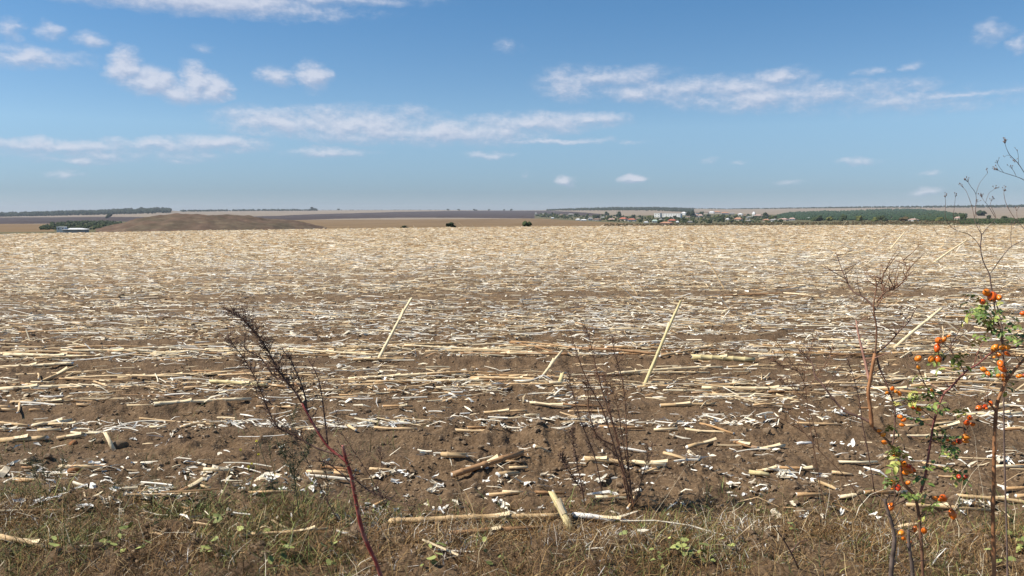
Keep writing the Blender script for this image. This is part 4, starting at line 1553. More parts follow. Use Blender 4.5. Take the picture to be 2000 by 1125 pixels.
def build_weeds():
    D, S, BR, GS = MAT['dark_twig'], MAT['seed'], MAT['brown_twig'], MAT['green_stem']
    simple_weed('dark_weed', 'reddish brown many stemmed weed standing in the middle foreground', (1240, 1010), [
        [(1240, 1012), (1234, 968), (1215, 919), (1195, 856), (1176, 798), (1157, 764), (1137, 720), (1123, 677), (1107, 632)],
        [(1238, 1010), (1220, 948), (1210, 871), (1190, 798), (1186, 754), (1180, 735)],
        [(1236, 1010), (1231, 940), (1216, 860), (1205, 790), (1190, 750)],
        [(1230, 990), (1222, 930), (1204, 890), (1180, 868), (1160, 850)],
        [(1200, 870), (1165, 850), (1150, 800), (1148, 760), (1140, 745)],
        [(1238, 1005), (1250, 950), (1262, 905), (1270, 870)],
        [(1228, 960), (1200, 840), (1175, 760), (1160, 700), (1150, 655), (1143, 640)], [(1236, 1005), (1225, 880), (1222, 800), (1215, 740), (1200, 690), (1196, 660)]], 4.42, MAT['brown_twig'], S, .0060, 75, .06, 8, .009, None, .0014)
    simple_weed('dark_weed', 'thin dark weed leaning left beside the reddish brown one', (1178, 975), [
        [(1180, 985), (1176, 958), (1161, 890), (1142, 842), (1128, 803), (1113, 745), (1112, 730)]], 4.6, D, S, .0045, 80, .04, 6, .009)
    simple_weed('dark_weed', 'blackish upright weed with dense seed clumps left of the reddish brown one', (1143, 990), [
        [(1143, 990), (1132, 929), (1120, 871), (1118, 837)], [(1138, 960), (1108, 915), (1095, 890)]], 4.5, D, S, .0045, 70, .03, 9, .011)
    simple_weed('green_weed', 'grey green bushy weed with a straight stem left of the red stem', (583, 1010), [
        [(585, 1015), (578, 960), (575, 930), (570, 860), (575, 800)], [(577, 940), (560, 900), (545, 870)], [(576, 920), (600, 880), (610, 850)]], 4.25, GS, MAT['sage'], .0035, 60, .05, 8, .010)
    simple_weed('green_weed', 'grey green weed leaning left just behind the red stem', (655, 1010), [
        [(662, 1020), (640, 980), (620, 940), (600, 900), (585, 870), (565, 830)], [(640, 985), (640, 940), (630, 900)]], 4.1, D, MAT['sage'], .003, 44, .04, 7, .009)
    simple_weed('green_weed', 'thin dark weed crossing right of the red stem', (765, 1000), [
        [(765, 1010), (740, 960), (710, 910), (690, 880), (665, 840), (655, 800)], [(735, 950), (745, 910), (742, 880)]], 4.3, D, S, .0026, 36, .04, 6, .008)
    simple_weed('green_weed', 'thin weed rising at the lower left with yellow flower dots above it', (505, 860), [
        [(560, 990), (530, 930), (510, 880), (505, 840)], [(548, 970), (530, 900), (525, 860)]], 4.7, GS, MAT['sage'], .002, 14, .04, 5, .008)
    simple_weed('green_weed', 'dark low bushy weed at the left edge', (92, 950), [
        [(100, 990), (90, 940), (80, 900)], [(95, 975), (70, 930), (60, 905)], [(95, 975), (115, 930), (125, 900)]], 5.0, GS, MAT['sage'], .003, 44, .06, 8, .011)
    simple_weed('dark_weed', 'twisted dark twig lying over the grass right of the middle', (1590, 1110), [
        [(1560, 1110), (1540, 1070), (1520, 1040), (1505, 1022)], [(1545, 1080), (1560, 1060), (1575, 1055)]], 3.6, D, S, .0045, 4, .03, 1, .006)
    simple_weed('dark_weed', 'faint bare twiggy weed left of the rose bush', (1625, 960), [
        [(1690, 990), (1650, 930), (1600, 880), (1560, 830), (1530, 790)], [(1600, 880), (1590, 830), (1580, 800)], [(1570, 845), (1548, 830), (1520, 815)]], 3.7, BR, S, .0024, 10, .06, 1, .005)
    simple_weed('dark_weed', 'slender dark stem with seed clumps between the rose bush and the bare patch', (1710, 970), [
        [(1708, 960), (1695, 880), (1685, 830), (1678, 780), (1668, 740), (1660, 715), (1655, 700)]], 3.0, D, S, .0024, 28, .03, 5, .007)
    simple_weed('dark_weed', 'fine reddish twig haze over the litter left of the rose bush top', (1560, 745), [
        [(1610, 990), (1590, 880), (1578, 800), (1570, 745), (1540, 700), (1515, 665)], [(1570, 745), (1575, 705), (1590, 660)], [(1560, 725), (1530, 715), (1505, 700)], [(1575, 780), (1550, 760), (1520, 740)],
        [(1576, 760), (1610, 715), (1625, 680)]], 3.3, BR, S, .002, 26, .07, 2, .005)
    # yellow flowers
    yr = empty('yellow_flower', unproj(500, 985, 4.6), 'thin stemmed weed with small yellow flowers left of the red weed', 'flower')
    o3 = tuple(yr.location)
    for (px, py) in [(501, 861), (470, 878), (505, 887), (485, 911), (487, 914), (537, 926), (610, 943), (492, 905)]:
        mb = MB()
        p = path([(500 + (px - 500) * .6, 985), (500 + (px - 500) * .9, (985 + py) / 2), (px, py)], 4.6, 4.6)
        mb.tube(p, radii(len(p), .0009, .0006), 3)
        mb.build('stem', GS, yr, origin=o3)
        mb = MB()
        for k in range(7):
            a = k * .9
            mb.bit(p[-1], Vector((math.cos(a), -.3, math.sin(a))), .009, .004)
        mb.build('flower_head', MAT['yellow'], yr, smooth=False, origin=o3)


def hip_mesh(seed):
    rr = random.Random(seed)
    L = rr.uniform(.0145, .021)
    w = L * rr.uniform(.27, .37)
    V, F4, F3 = [], [], []
    prof = [(0, .10), (.06, .42), (.2, .82), (.4, 1.0), (.6, .97), (.8, .75), (.93, .42), (1, .22)]
    S = 10
    for (u, k) in prof:
        for j in range(S):
            a = 2 * math.pi * j / S
            V.append((w * k * math.cos(a), w * k * math.sin(a), -L * u))
    n = len(prof)
    MI = []
    for i in range(n - 1):
        for j in range(S):
            j2 = (j + 1) % S
            F4.append((i * S + j, (i + 1) * S + j, (i + 1) * S + j2, i * S + j2))
            MI.append(0)
    # stalk
    b = len(V)
    for (z, r) in ((0.016, .0007), (0.0, .0009)):
        for j in range(5):
            a = 2 * math.pi * j / 5
            V.append((r * math.cos(a), r * math.sin(a), z))
    for j in range(5):
        j2 = (j + 1) % 5
        F4.append((b + j, b + 5 + j, b + 5 + j2, b + j2))
        MI.append(1)
    # dried calyx tips
    for k in range(5):
        a = k * 1.257 + rr.random()
        b = len(V)
        V += [(.15 * w * math.cos(a + .7), .15 * w * math.sin(a + .7), -L), (.15 * w * math.cos(a - .7), .15 * w * math.sin(a - .7), -L), (.55 * w * math.cos(a), .55 * w * math.sin(a), -L - rr.uniform(.003, .006))]
        F3.append((b, b + 1, b + 2))
        MI.append(1)
    return np_mesh('rosehip', np.array(V), [np.array(F4), np.array(F3)], [MAT['hip'], MAT['hip_calyx']], smooth=True, mat_idx=MI)


def leaf_mesh(seed):
    rr = random.Random(seed)
    V, F4, F3 = [], [], []
    L = rr.uniform(.03, .045)

    def leaflet(p, d, l):
        d = d.normalized()
        s = d.cross(Vector((rr.uniform(-.3, .3), rr.uniform(-.3, .3), 1))).normalized()
        nrm = s.cross(d)
        b = len(V)
        rows = [(0, .08), (.25, .8), (.55, 1), (.85, .5), (1, .02)]
        for (u, k) in rows:
            c = p + d * l * u - nrm * l * .18 * u * u
            w = l * .30 * k
            V.extend([tuple(c - s * w + nrm * w * .35), tuple(c), tuple(c + s * w + nrm * w * .35)])
        for i in range(4):
            for j in range(2):
                F4.append((b + i * 3 + j, b + (i + 1) * 3 + j, b + (i + 1) * 3 + j + 1, b + i * 3 + j + 1))
    for i, u in enumerate((.35, .68, 1.0)):
        p = Vector((L * u, 0, -.12 * L * u * u))
        l = rr.uniform(.013, .019)
        if u == 1.0:
            leaflet(p, Vector((1, rr.uniform(-.2, .2), rr.uniform(-.3, .1))), l)
        else:
            leaflet(p, Vector((.5, 1, rr.uniform(-.4, .1))), l)
            leaflet(p, Vector((.5, -1, rr.uniform(-.4, .1))), l)
    b = len(V)
    for u in (0, 1):
        V.extend([(L * u, .0007, 0 - .12 * L * u), (L * u, -.0007, 0 - .12 * L * u), (L * u, 0, .001 - .12 * L * u)])
    for j in range(3):
        j2 = (j + 1) % 3
        F4.append((b + j, b + 3 + j, b + 3 + j2, b + j2))
    return np_mesh('leaf', np.array(V), [np.array(F4)], MAT['rose_leaf'], smooth=True)


def thorns(mb, pts, n, L=.006):
    for _ in range(n):
        i = random.randrange(len(pts) - 1)
        p = pts[i].lerp(pts[i + 1], random.random())
        d = (pts[i + 1] - pts[i]).normalized()
        s = Vector((random.uniform(-1, 1), random.uniform(-1, 1), random.uniform(-.5, .2)))
        s = (s - d * s.dot(d)).normalized()
        mb.tube([p, p + s * L - d * L * .3], [.0022, .0002], 4)


def build_rose():
    Y = 2.25
    base = Vector((unproj(1850, 1125, Y).x, Y, 0.0))
    root = empty('rose_bush', base, 'wild rose bush with orange hips and few green leaves at the right edge', 'rose bush')
    o3 = tuple(base)

    def branch(pix, r0, r1, mat, y0=Y, y1=None, name='cane', sides=7, th=0, twigs=0):
        p = path(pix, y0, y1)
        mb = MB()
        mb.tube(p, radii(len(p), r0, r1), sides)
        if th:
            thorns(mb, p, th)
        for _ in range(twigs):
            i = random.randrange(len(p) // 4, len(p) - 1)
            d = Vector((random.uniform(-1, 1), random.uniform(-1, 1), random.uniform(-.2, 1))).normalized()
            q = p[i]
            L = random.uniform(.02, .08)
            m = q + d * L * .5 + Vector((0, 0, .004))
            e = m + (d + Vector((random.uniform(-.6, .6), 0, random.uniform(0, .7)))).normalized() * L * .6
            mb.tube([q, m, e], [.0013, .001, .0005], 4)
        mb.build(name, mat, root, origin=o3)
        return p
    G1, OR, DK, PK, BR = MAT['grey_cane'], MAT['orange_cane'], MAT['dark_twig'], MAT['pink_twig'], MAT['brown_twig']
    allp = []
    A = branch([(1812, 1600), (1806, 1300), (1803, 1125), (1795, 1010), (1786, 969), (1768, 948), (1760, 930), (1758, 905), (1741, 870), (1720, 848), (1703, 831), (1700, 800), (1697, 770), (1699, 744),
                (1706, 710), (1710, 685), (1712, 640), (1706, 600), (1712, 560), (1708, 540)], .0054, .0016, BR, th=14, twigs=8)
    branch([(1703, 833), (1700, 800), (1696, 768), (1699, 744), (1709, 690)], .0055, .0046, OR, Y - .008, Y - .008, 'bark_sheath')
    allp += A[10:]
    allp += branch([(1735, 1600), (1738, 1300), (1740, 1125), (1747, 1060), (1744, 1030), (1735, 1000), (1728, 975)], .0066, .0036, G1, Y - .15, th=10, twigs=12)
    allp += branch([(1795, 1600), (1788, 1300), (1783, 1125), (1776, 1070), (1774, 1035)], .0055, .004, G1, Y - .1, th=8, twigs=8)
    allp += branch([(1703, 826), (1680, 815), (1650, 803), (1630, 782), (1614, 762), (1604, 748), (1592, 735), (1588, 715), (1580, 700), (1560, 682)], .0042, .0014, DK, Y, Y + .15, 'branch', th=8, twigs=10)
    allp += branch([(1711, 690), (1718, 720), (1730, 745), (1742, 778), (1748, 800), (1746, 850), (1742, 870)], .0026, .0018, DK, Y, Y - .05, 'branch', th=4, twigs=6)
    allp += branch([(1712, 690), (1738, 668), (1758, 645), (1775, 628), (1790, 600)], .003, .001, DK, Y, Y + .1, 'branch', twigs=8)
    allp += branch([(1698, 744), (1691, 712), (1683, 680), (1676, 650), (1672, 625)], .0042, .0018, PK, Y, Y + .06, 'branch', twigs=6)
    allp += branch([(1711, 605), (1690, 583), (1665, 568), (1652, 545), (1642, 520), (1632, 492)], .0026, .0009, DK, Y + .02, Y + .15, 'branch', twigs=10)
    allp += branch([(1712, 590), (1730, 570), (1755, 560), (1772, 530), (1760, 500)], .002, .0008, BR, Y + .02, Y + .1, 'branch', twigs=26)
    allp += branch([(1712, 600), (1725, 575), (1722, 545), (1735, 520)], .002, .0008, BR, Y + .02, Y + .1, 'branch', twigs=14)
    B = branch([(1946, 1600), (1944, 1300), (1942, 1125), (1939, 1000), (1941, 950), (1942, 860), (1946, 800), (1952, 775), (1966, 742), (1982, 722), (2002, 700), (2050, 655)], .0066, .0036, OR, Y, Y + .05, th=12, twigs=5)
    allp += branch([(1945, 805), (1930, 785), (1905, 790)], .003, .0012, BR, Y, Y - .05, 'branch', twigs=3)
    allp += branch([(1798, 962), (1806, 935), (1811, 905), (1818, 860), (1825, 820), (1842, 772), (1855, 759), (1887, 725), (1909, 712), (1935, 690), (1953, 683), (2005, 676)], .0034, .0022, MAT['red_twig'], Y, Y + .05, 'branch', th=8, twigs=8)
    allp += branch([(1884, 727), (1868, 700), (1855, 681), (1862, 665), (1872, 648), (1880, 630)], .0019, .0009, DK, Y + .02, Y + .08, 'branch', twigs=6)
    allp += branch([(1855, 681), (1843, 672), (1836, 664)], .0014, .0009, DK, Y + .02, Y + .02, 'branch')
    allp += branch([(1966, 742), (1960, 700), (1955, 650), (1946, 620), (1942, 595), (1938, 572)], .0028, .0012, BR, Y, Y + .05, 'branch', th=4, twigs=8)
    allp += branch([(1946, 620), (1925, 645), (1915, 640)], .0015, .0008, BR, Y, Y + .05, 'branch', twigs=3)
    allp += branch([(1842, 772), (1815, 765), (1790, 712), (1784, 700)], .0016, .0008, DK, Y, Y - .05, 'branch', twigs=3)
    allp += branch([(1825, 820), (1800, 800), (1775, 790)], .0016, .0009, DK, Y, Y - .05, 'branch', twigs=3)
    allp += branch([(1818, 860), (1850, 868), (1885, 850), (1892, 815)], .0016, .0008, BR, Y, Y - .05, 'branch', twigs=3)
    allp += branch([(1811, 905), (1845, 915), (1878, 930)], .0015, .0008, BR, Y, Y - .05, 'branch', twigs=3)
    allp += branch([(1795, 1010), (1820, 985), (1848, 972)], .0016, .0009, BR, Y, Y - .05, 'branch', twigs=3)
    allp += branch([(1795, 1010), (1835, 1000), (1862, 1000)], .0016, .0009, BR, Y, Y - .08, 'branch', twigs=3)
    allp += branch([(1803, 1080), (1790, 1045), (1765, 1035)], .0016, .0009, BR, Y, Y - .08, 'branch', twigs=3)
    allp += branch([(1786, 969), (1750, 985), (1738, 992)], .0018, .0009, DK, Y, Y - .08, 'branch', twigs=3)
    protos = [hip_mesh(s) for s in range(7)]
    rr = random.Random(3)
    hips = [(1938, 578, 1.5), (1950, 581, 1.1), (1919, 589, 1.1), (1833, 665, 1.15), (1842, 664, .8), (1831, 678, 1.1), (1792, 701, .9), (1794, 717, .85), (1832, 700, 1.1), (1942, 681, 1.1), (1958, 678, 1), (1969, 678, 1.15),
            (1949, 692, .8), (1967, 691, 1), (1954, 709, 1), (1957, 719, 1.1), (1950, 734, .9), (1959, 734, .9), (1920, 721, .9), (1929, 729, .7), (1743, 759, .9), (1750, 765, .9), (1757, 769, .75), (1820, 762, .8),
            (1784, 794, 1), (1795, 796, 1.05), (1913, 796, .95), (1924, 794, .85), (1935, 788, .95), (1758, 814, .9), (1762, 830, .9), (1765, 820, .9), (1724, 849, .8), (1727, 864, 1.15), (1746, 890, .8), (1755, 904, 1),
            (1765, 905, 1.1), (1771, 916, 1.3), (1784, 917, .95), (1769, 923, 1.1), (1743, 942, 1.1), (1745, 952, .95), (1774, 943, .9), (1894, 816, .95), (1888, 826, .9), (1885, 853, .95), (1873, 862, 1), (1885, 861, 1.1),
            (1863, 866, .85), (1873, 931, 1), (1882, 933, .9), (1740, 988, 1.1), (1836, 976, 1), (1843, 973, 1.1), (1860, 1002, 1.2), (1761, 1040, 1), (1765, 1051, .9), (1787, 1033, 1), (1805, 1037, .9), (1999, 612, 1), (1990, 735, .8)]
    hips += [(px + rr.choice((-1, 1)) * rr.uniform(7, 13), py + rr.uniform(-9, 11), s * .85) for (px, py, s) in hips[::4]]
    for i, (px, py, s) in enumerate(hips):
        q = unproj(px, py, Y)
        near = min(allp, key=lambda v: (v.x - q.x) ** 2 + (v.z - q.z) ** 2)
        yy = near.y - .01 + random.uniform(-.015, .015)
        c = unproj(px, py, yy)
        d = (c - near)
        if d.length < .012:
            d = Vector((random.uniform(-1, 1), -.3, random.uniform(-.6, .8)))
        d = (d.normalized() + Vector((random.uniform(-.5, .5), -.25, random.uniform(-.5, .3)))).normalized()
        o = link('rosehip', random.choice(protos), root)
        s *= 1.22
        o.scale = (s, s, s)
        o.rotation_mode = 'QUATERNION'
        o.rotation_quaternion = d.to_track_quat('-Z', 'Y')
        o.location = c - base - d * .008 * s
        dist = (c - near).length
        if dist > .02:
            mb = MB()
            a = c - d * .018 * s
            mb.tube([near, near.lerp(a, .5) + Vector((0, 0, .004)), a], [.0009, .0008, .0007], 4)
            mb.build('hip_stalk', MAT['brown_twig'], root, origin=o3)
    lp = [leaf_mesh(s) for s in range(5)]
    for (px, py, n, sp) in [(1905, 598, 7, 16), (1925, 612, 6, 15), (1955, 600, 2, 8), (1930, 640, 4, 10), (1840, 705, 4, 10), (1850, 697, 2, 8), (1797, 733, 1, 3), (1765, 780, 4, 8), (1805, 765, 3, 8), (1800, 808, 3, 10),
                            (1832, 838, 5, 10), (1755, 880, 5, 9), (1728, 935, 3, 8), (1795, 925, 3, 8), (1760, 962, 3, 8), (1868, 922, 4, 8), (1865, 870, 4, 10), (1845, 872, 3, 8), (1992, 622, 3, 8), (1990, 665, 4, 8),
                            (1965, 712, 2, 6), (1820, 985, 3, 8), (1742, 832, 2, 5), (1880, 800, 2, 8), (1775, 760, 1, 5), (1915, 660, 2, 8), (1985, 760, 2, 8)]:
        for _ in range(int(n * 1.6 + .5)):
            x, y = random.gauss(px, sp * .9), random.gauss(py, sp * .9)
            q = unproj(x, y, Y)
            near = min(allp + B, key=lambda v: (v.x - q.x) ** 2 + (v.z - q.z) ** 2)
            c = unproj(x, y, near.y + random.uniform(-.03, .03))
            o = link('leaf', random.choice(lp), root)
            s = random.uniform(.75, 1.25)
            o.scale = (s, s, s)
            o.rotation_euler = (random.uniform(-.8, .8), random.uniform(-.6, .9), random.uniform(0, 6.3))
            o.location = near.lerp(c, .85) - base


def build_umbel():
    Y = 2.7
    base = Vector((unproj(1975, 1125, Y).x, Y, 0.0))
    root = empty('dry_umbel_weed', base, 'tall dry bare weed rising above the skyline behind the rose bush', 'weed')
    o3 = tuple(base)
    U = MAT['umbel']

    def br(pix, r0, r1, head=None, name='branch', y1=None):
        p = path(pix, Y, y1 or Y + random.uniform(-.08, .08))
        mb = MB()
        mb.tube(p, radii(len(p), r0 * .8, r1 * .8), 5)
        o = mb.build(name, U, root, origin=o3)
        if head:
            hb = MB()
            for _ in range(head):
                d = ((p[-1] - p[-2]).normalized() + Vector((random.uniform(-1, 1), random.uniform(-1, 1), random.uniform(-.3, 1))) * .7).normalized()
                L = random.uniform(.008, .022)
                e = p[-1] + d * L
                hb.tube([p[-1], e], [.0006, .0004], 3)
                hb.blob(e, random.uniform(.0012, .0022), squash=(1, 1, 1.2))
            hb.build('umbel_head', U, o, origin=o3)
    br([(1975, 1600), (1968, 1125), (1962, 900), (1960, 760), (1957, 640), (1937, 565), (1933, 537), (1921, 512), (1915, 485), (1917, 459), (1912, 449)], .0042, .0018, None, 'stem', Y)
    br([(1912, 449), (1905, 435), (1902, 420), (1897, 399), (1888, 375), (1882, 367)], .0014, .0007, 4)
    br([(1904, 425), (1906, 400), (1906, 379), (1896, 364), (1891, 356)], .0012, .0007, 9)
    br([(1906, 381), (1910, 366), (1916, 354), (1929, 338)], .0009, .0005, 2)
    br([(1915, 449), (1908, 425), (1905, 405), (1908, 395)], .001, .0006, 3)
    br([(1917, 459), (1925, 449), (1940, 432), (1945, 424), (1938, 408), (1934, 400), (1936, 393)], .0012, .0007, 4)
    br([(1925, 396), (1921, 391), (1918, 386)], .0008, .0006, 8)
    br([(1944, 425), (1930, 402), (1925, 396)], .0009, .0006, None)
    br([(1925, 396), (1929, 383), (1933, 376), (1943, 369)], .0008, .0005, 5)
    br([(1915, 485), (1907, 471), (1891, 457), (1866, 449), (1852, 436), (1846, 420), (1847, 400), (1846, 386)], .0016, .0007, 5)
    br([(1866, 449), (1862, 425), (1864, 405), (1866, 385)], .0009, .0005, 3)
    br([(1935, 533), (1960, 498), (1976, 481), (2002, 466), (2040, 430)], .0018, .001, 6)
    br([(1976, 481), (1974, 465), (1975, 450), (1976, 440)], .0011, .0007, 6)
    br([(2060, 560), (2030, 490), (2002, 449), (1982, 427), (1966, 400), (1961, 380), (1961, 374)], .0018, .0007, 6)
    br([(1988, 430), (1986, 420), (1986, 412)], .001, .0007, 5)
    # the outermost stem leans in from the right edge
    br([(2110, 480), (2060, 420), (2025, 375), (2002, 353), (1985, 345), (1960, 337), (1950, 333)], .0017, .0009, 9)
    br([(1985, 345), (1981, 336), (1977, 330)], .0009, .0006, 4)
    br([(1960, 337), (1952, 326), (1948, 319)], .0008, .0006, 5)
    br([(2030, 370), (2005, 343), (1992, 324), (1985, 315), (1972, 302), (1966, 290), (1963, 281)], .0015, .0008, 12)
    br([(1989, 322), (1989, 305), (1987, 295)], .0008, .0006, 2)
    br([(1974, 304), (1967, 303), (1962, 307)], .0007, .0005, 1)
    br([(1992, 324), (1985, 316), (1981, 315)], .0008, .0006, 5)


def more_materials():
    for nm, a, b in (('sage', (0.045, 0.055, 0.035), (0.13, 0.14, 0.085)), ('red_twig', (0.17, 0.055, 0.045), (0.33, 0.13, 0.10))):
        g = G(nm, 0.7, 0.25)
        g.color(g.ramp(g.noise(25, 4, 0.6, g.coord('Object')), [(0.32, a), (0.66, b)]))
        MAT[nm] = g.m


more_materials()
build_red_weed()
build_weeds()
build_rose()
build_umbel()

# ------------------------------------------------------------------ far trees, woods, village


def crown_template(seed, kind=1):
    """uneven crown of overlapping leafy lumps with ragged facets, about unit size"""
    rr = random.Random(seed)
    Vs, Fs, off = [], [], 0
    for k in range(6 if kind == 1 else 1):
        b = ICO1 if kind == 1 else ICO1
        V, F = lump(b, seed * 7 + k, .55, 1.7)
        if kind == 1:
            r = rr.uniform(.22, .38)
            c = np.array([rr.uniform(-.3, .3), rr.uniform(-.3, .3), rr.uniform(.25, .8)])
            V = V * r + c
        else:
            V = V * np.array([.5, .5, .55]) + np.array([0, 0, .5])
        Vs.append(V)
        Fs.append(F + off)
        off += len(V)
    if kind == 1:
        # leaf clumps standing proud
        for _ in range(60):
            d = Vector((rr.gauss(0, 1), rr.gauss(0, 1), rr.gauss(0, 1))).normalized()
            c = Vector((0, 0, .55)) + Vector((d.x * .5, d.y * .5, d.z * .42)) * rr.uniform(.8, 1.1)
            s = rr.uniform(.04, .09)
            a = Vector((rr.gauss(0, 1), rr.gauss(0, 1), rr.gauss(0, 1))).normalized() * s
            b2 = a.cross(d).normalized() * s if a.cross(d).length > 1e-6 else Vector((s, 0, 0))
            Vs.append(np.array([tuple(c - a), tuple(c + b2), tuple(c + a)]))
            Fs.append(np.array([[off, off + 1, off + 2]]))
            off += 3
    return np.vstack(Vs), np.vstack(Fs)


def woods(name, label, n, sampler, hpx, mat, cat, seeds=3, minr=None):
    """a wood seen as one mass: trees scattered over its ground"""
    Vs, Fs, off = [], [], 0
    tmpl = [crown_template(s + 50, 2) for s in range(seeds)]
    for i in range(n):
        px, py, k = sampler()
        p, r = far_point(px, py)
        H = hpx / FPX * r * k
        tv, tf = tmpl[i % seeds]
        a = random.uniform(0, 6.3)
        w = H * random.uniform(.8, 1.3)
        c, s = math.cos(a), math.sin(a)
        V = np.stack([(tv[:, 0] * c - tv[:, 1] * s) * w + p.x, (tv[:, 0] * s + tv[:, 1] * c) * w + p.y, tv[:, 2] * H + p.z - .1 * H], -1)
        Vs.append(V)
        Fs.append(tf + off)
        off += len(V)
    o = link(name, np_mesh(name, np.vstack(Vs), [np.vstack(Fs)], mat))
    tag(o, label, cat, None, 'stuff')


TREE_MESH = {}


def tree(px, py, hpx, mat, label, group=None, cat='tree', name='tree', wide=1.0, r=None, seed=0):
    if r is None:
        p, r = far_point(px, py)
    else:
        d = ray(px, py)
        t = r / math.hypot(d[0], d[1])
        p = Vector((0, 0, EYE)) + Vector(d * t)
    H = hpx / FPX * r
    root = empty(name, p, label, cat, group, rz=random.uniform(0, 6.3))
    key = (seed % 4, mat)
    if key not in TREE_MESH:
        V, F = crown_template(seed % 4 + 1, 1)
        TREE_MESH[key] = np_mesh('crown', V, [F], MAT[mat])
    c = link('crown', TREE_MESH[key], root)
    c.scale = (H * wide * 1.05, H * wide * 1.05, H * 1.15)
    c.location = (0, 0, -.16 * H)
    if name == 'tree':
        if 'trunk' not in TREE_MESH:
            mb = MB()
            mb.tube([(0, 0, -.1), (0.01, 0, .25), (0, 0.01, .5)], [.05, .035, .02], 6)
            mb.tube([(0.01, 0, .22), (.14, .05, .5)], [.025, .01], 5)
            mb.tube([(0.01, 0, .25), (-.12, -.06, .55)], [.022, .01], 5)
            TREE_MESH['trunk'] = np_mesh('trunk', np.array(mb.V), [np.array(mb.Q), np.array(mb.T)], MAT['bark'])
        t = link('trunk', TREE_MESH['trunk'], root)
        t.scale = (H, H, H)
    return root


def poly_sampler(top, bot, x0, x1, k0=.8, k1=1.2):
    def f():
        px = random.uniform(x0, x1)
        a, b = float(lerp(px, top)), float(lerp(px, bot))
        return px, random.uniform(a, b), random.uniform(k0, k1)
    return f


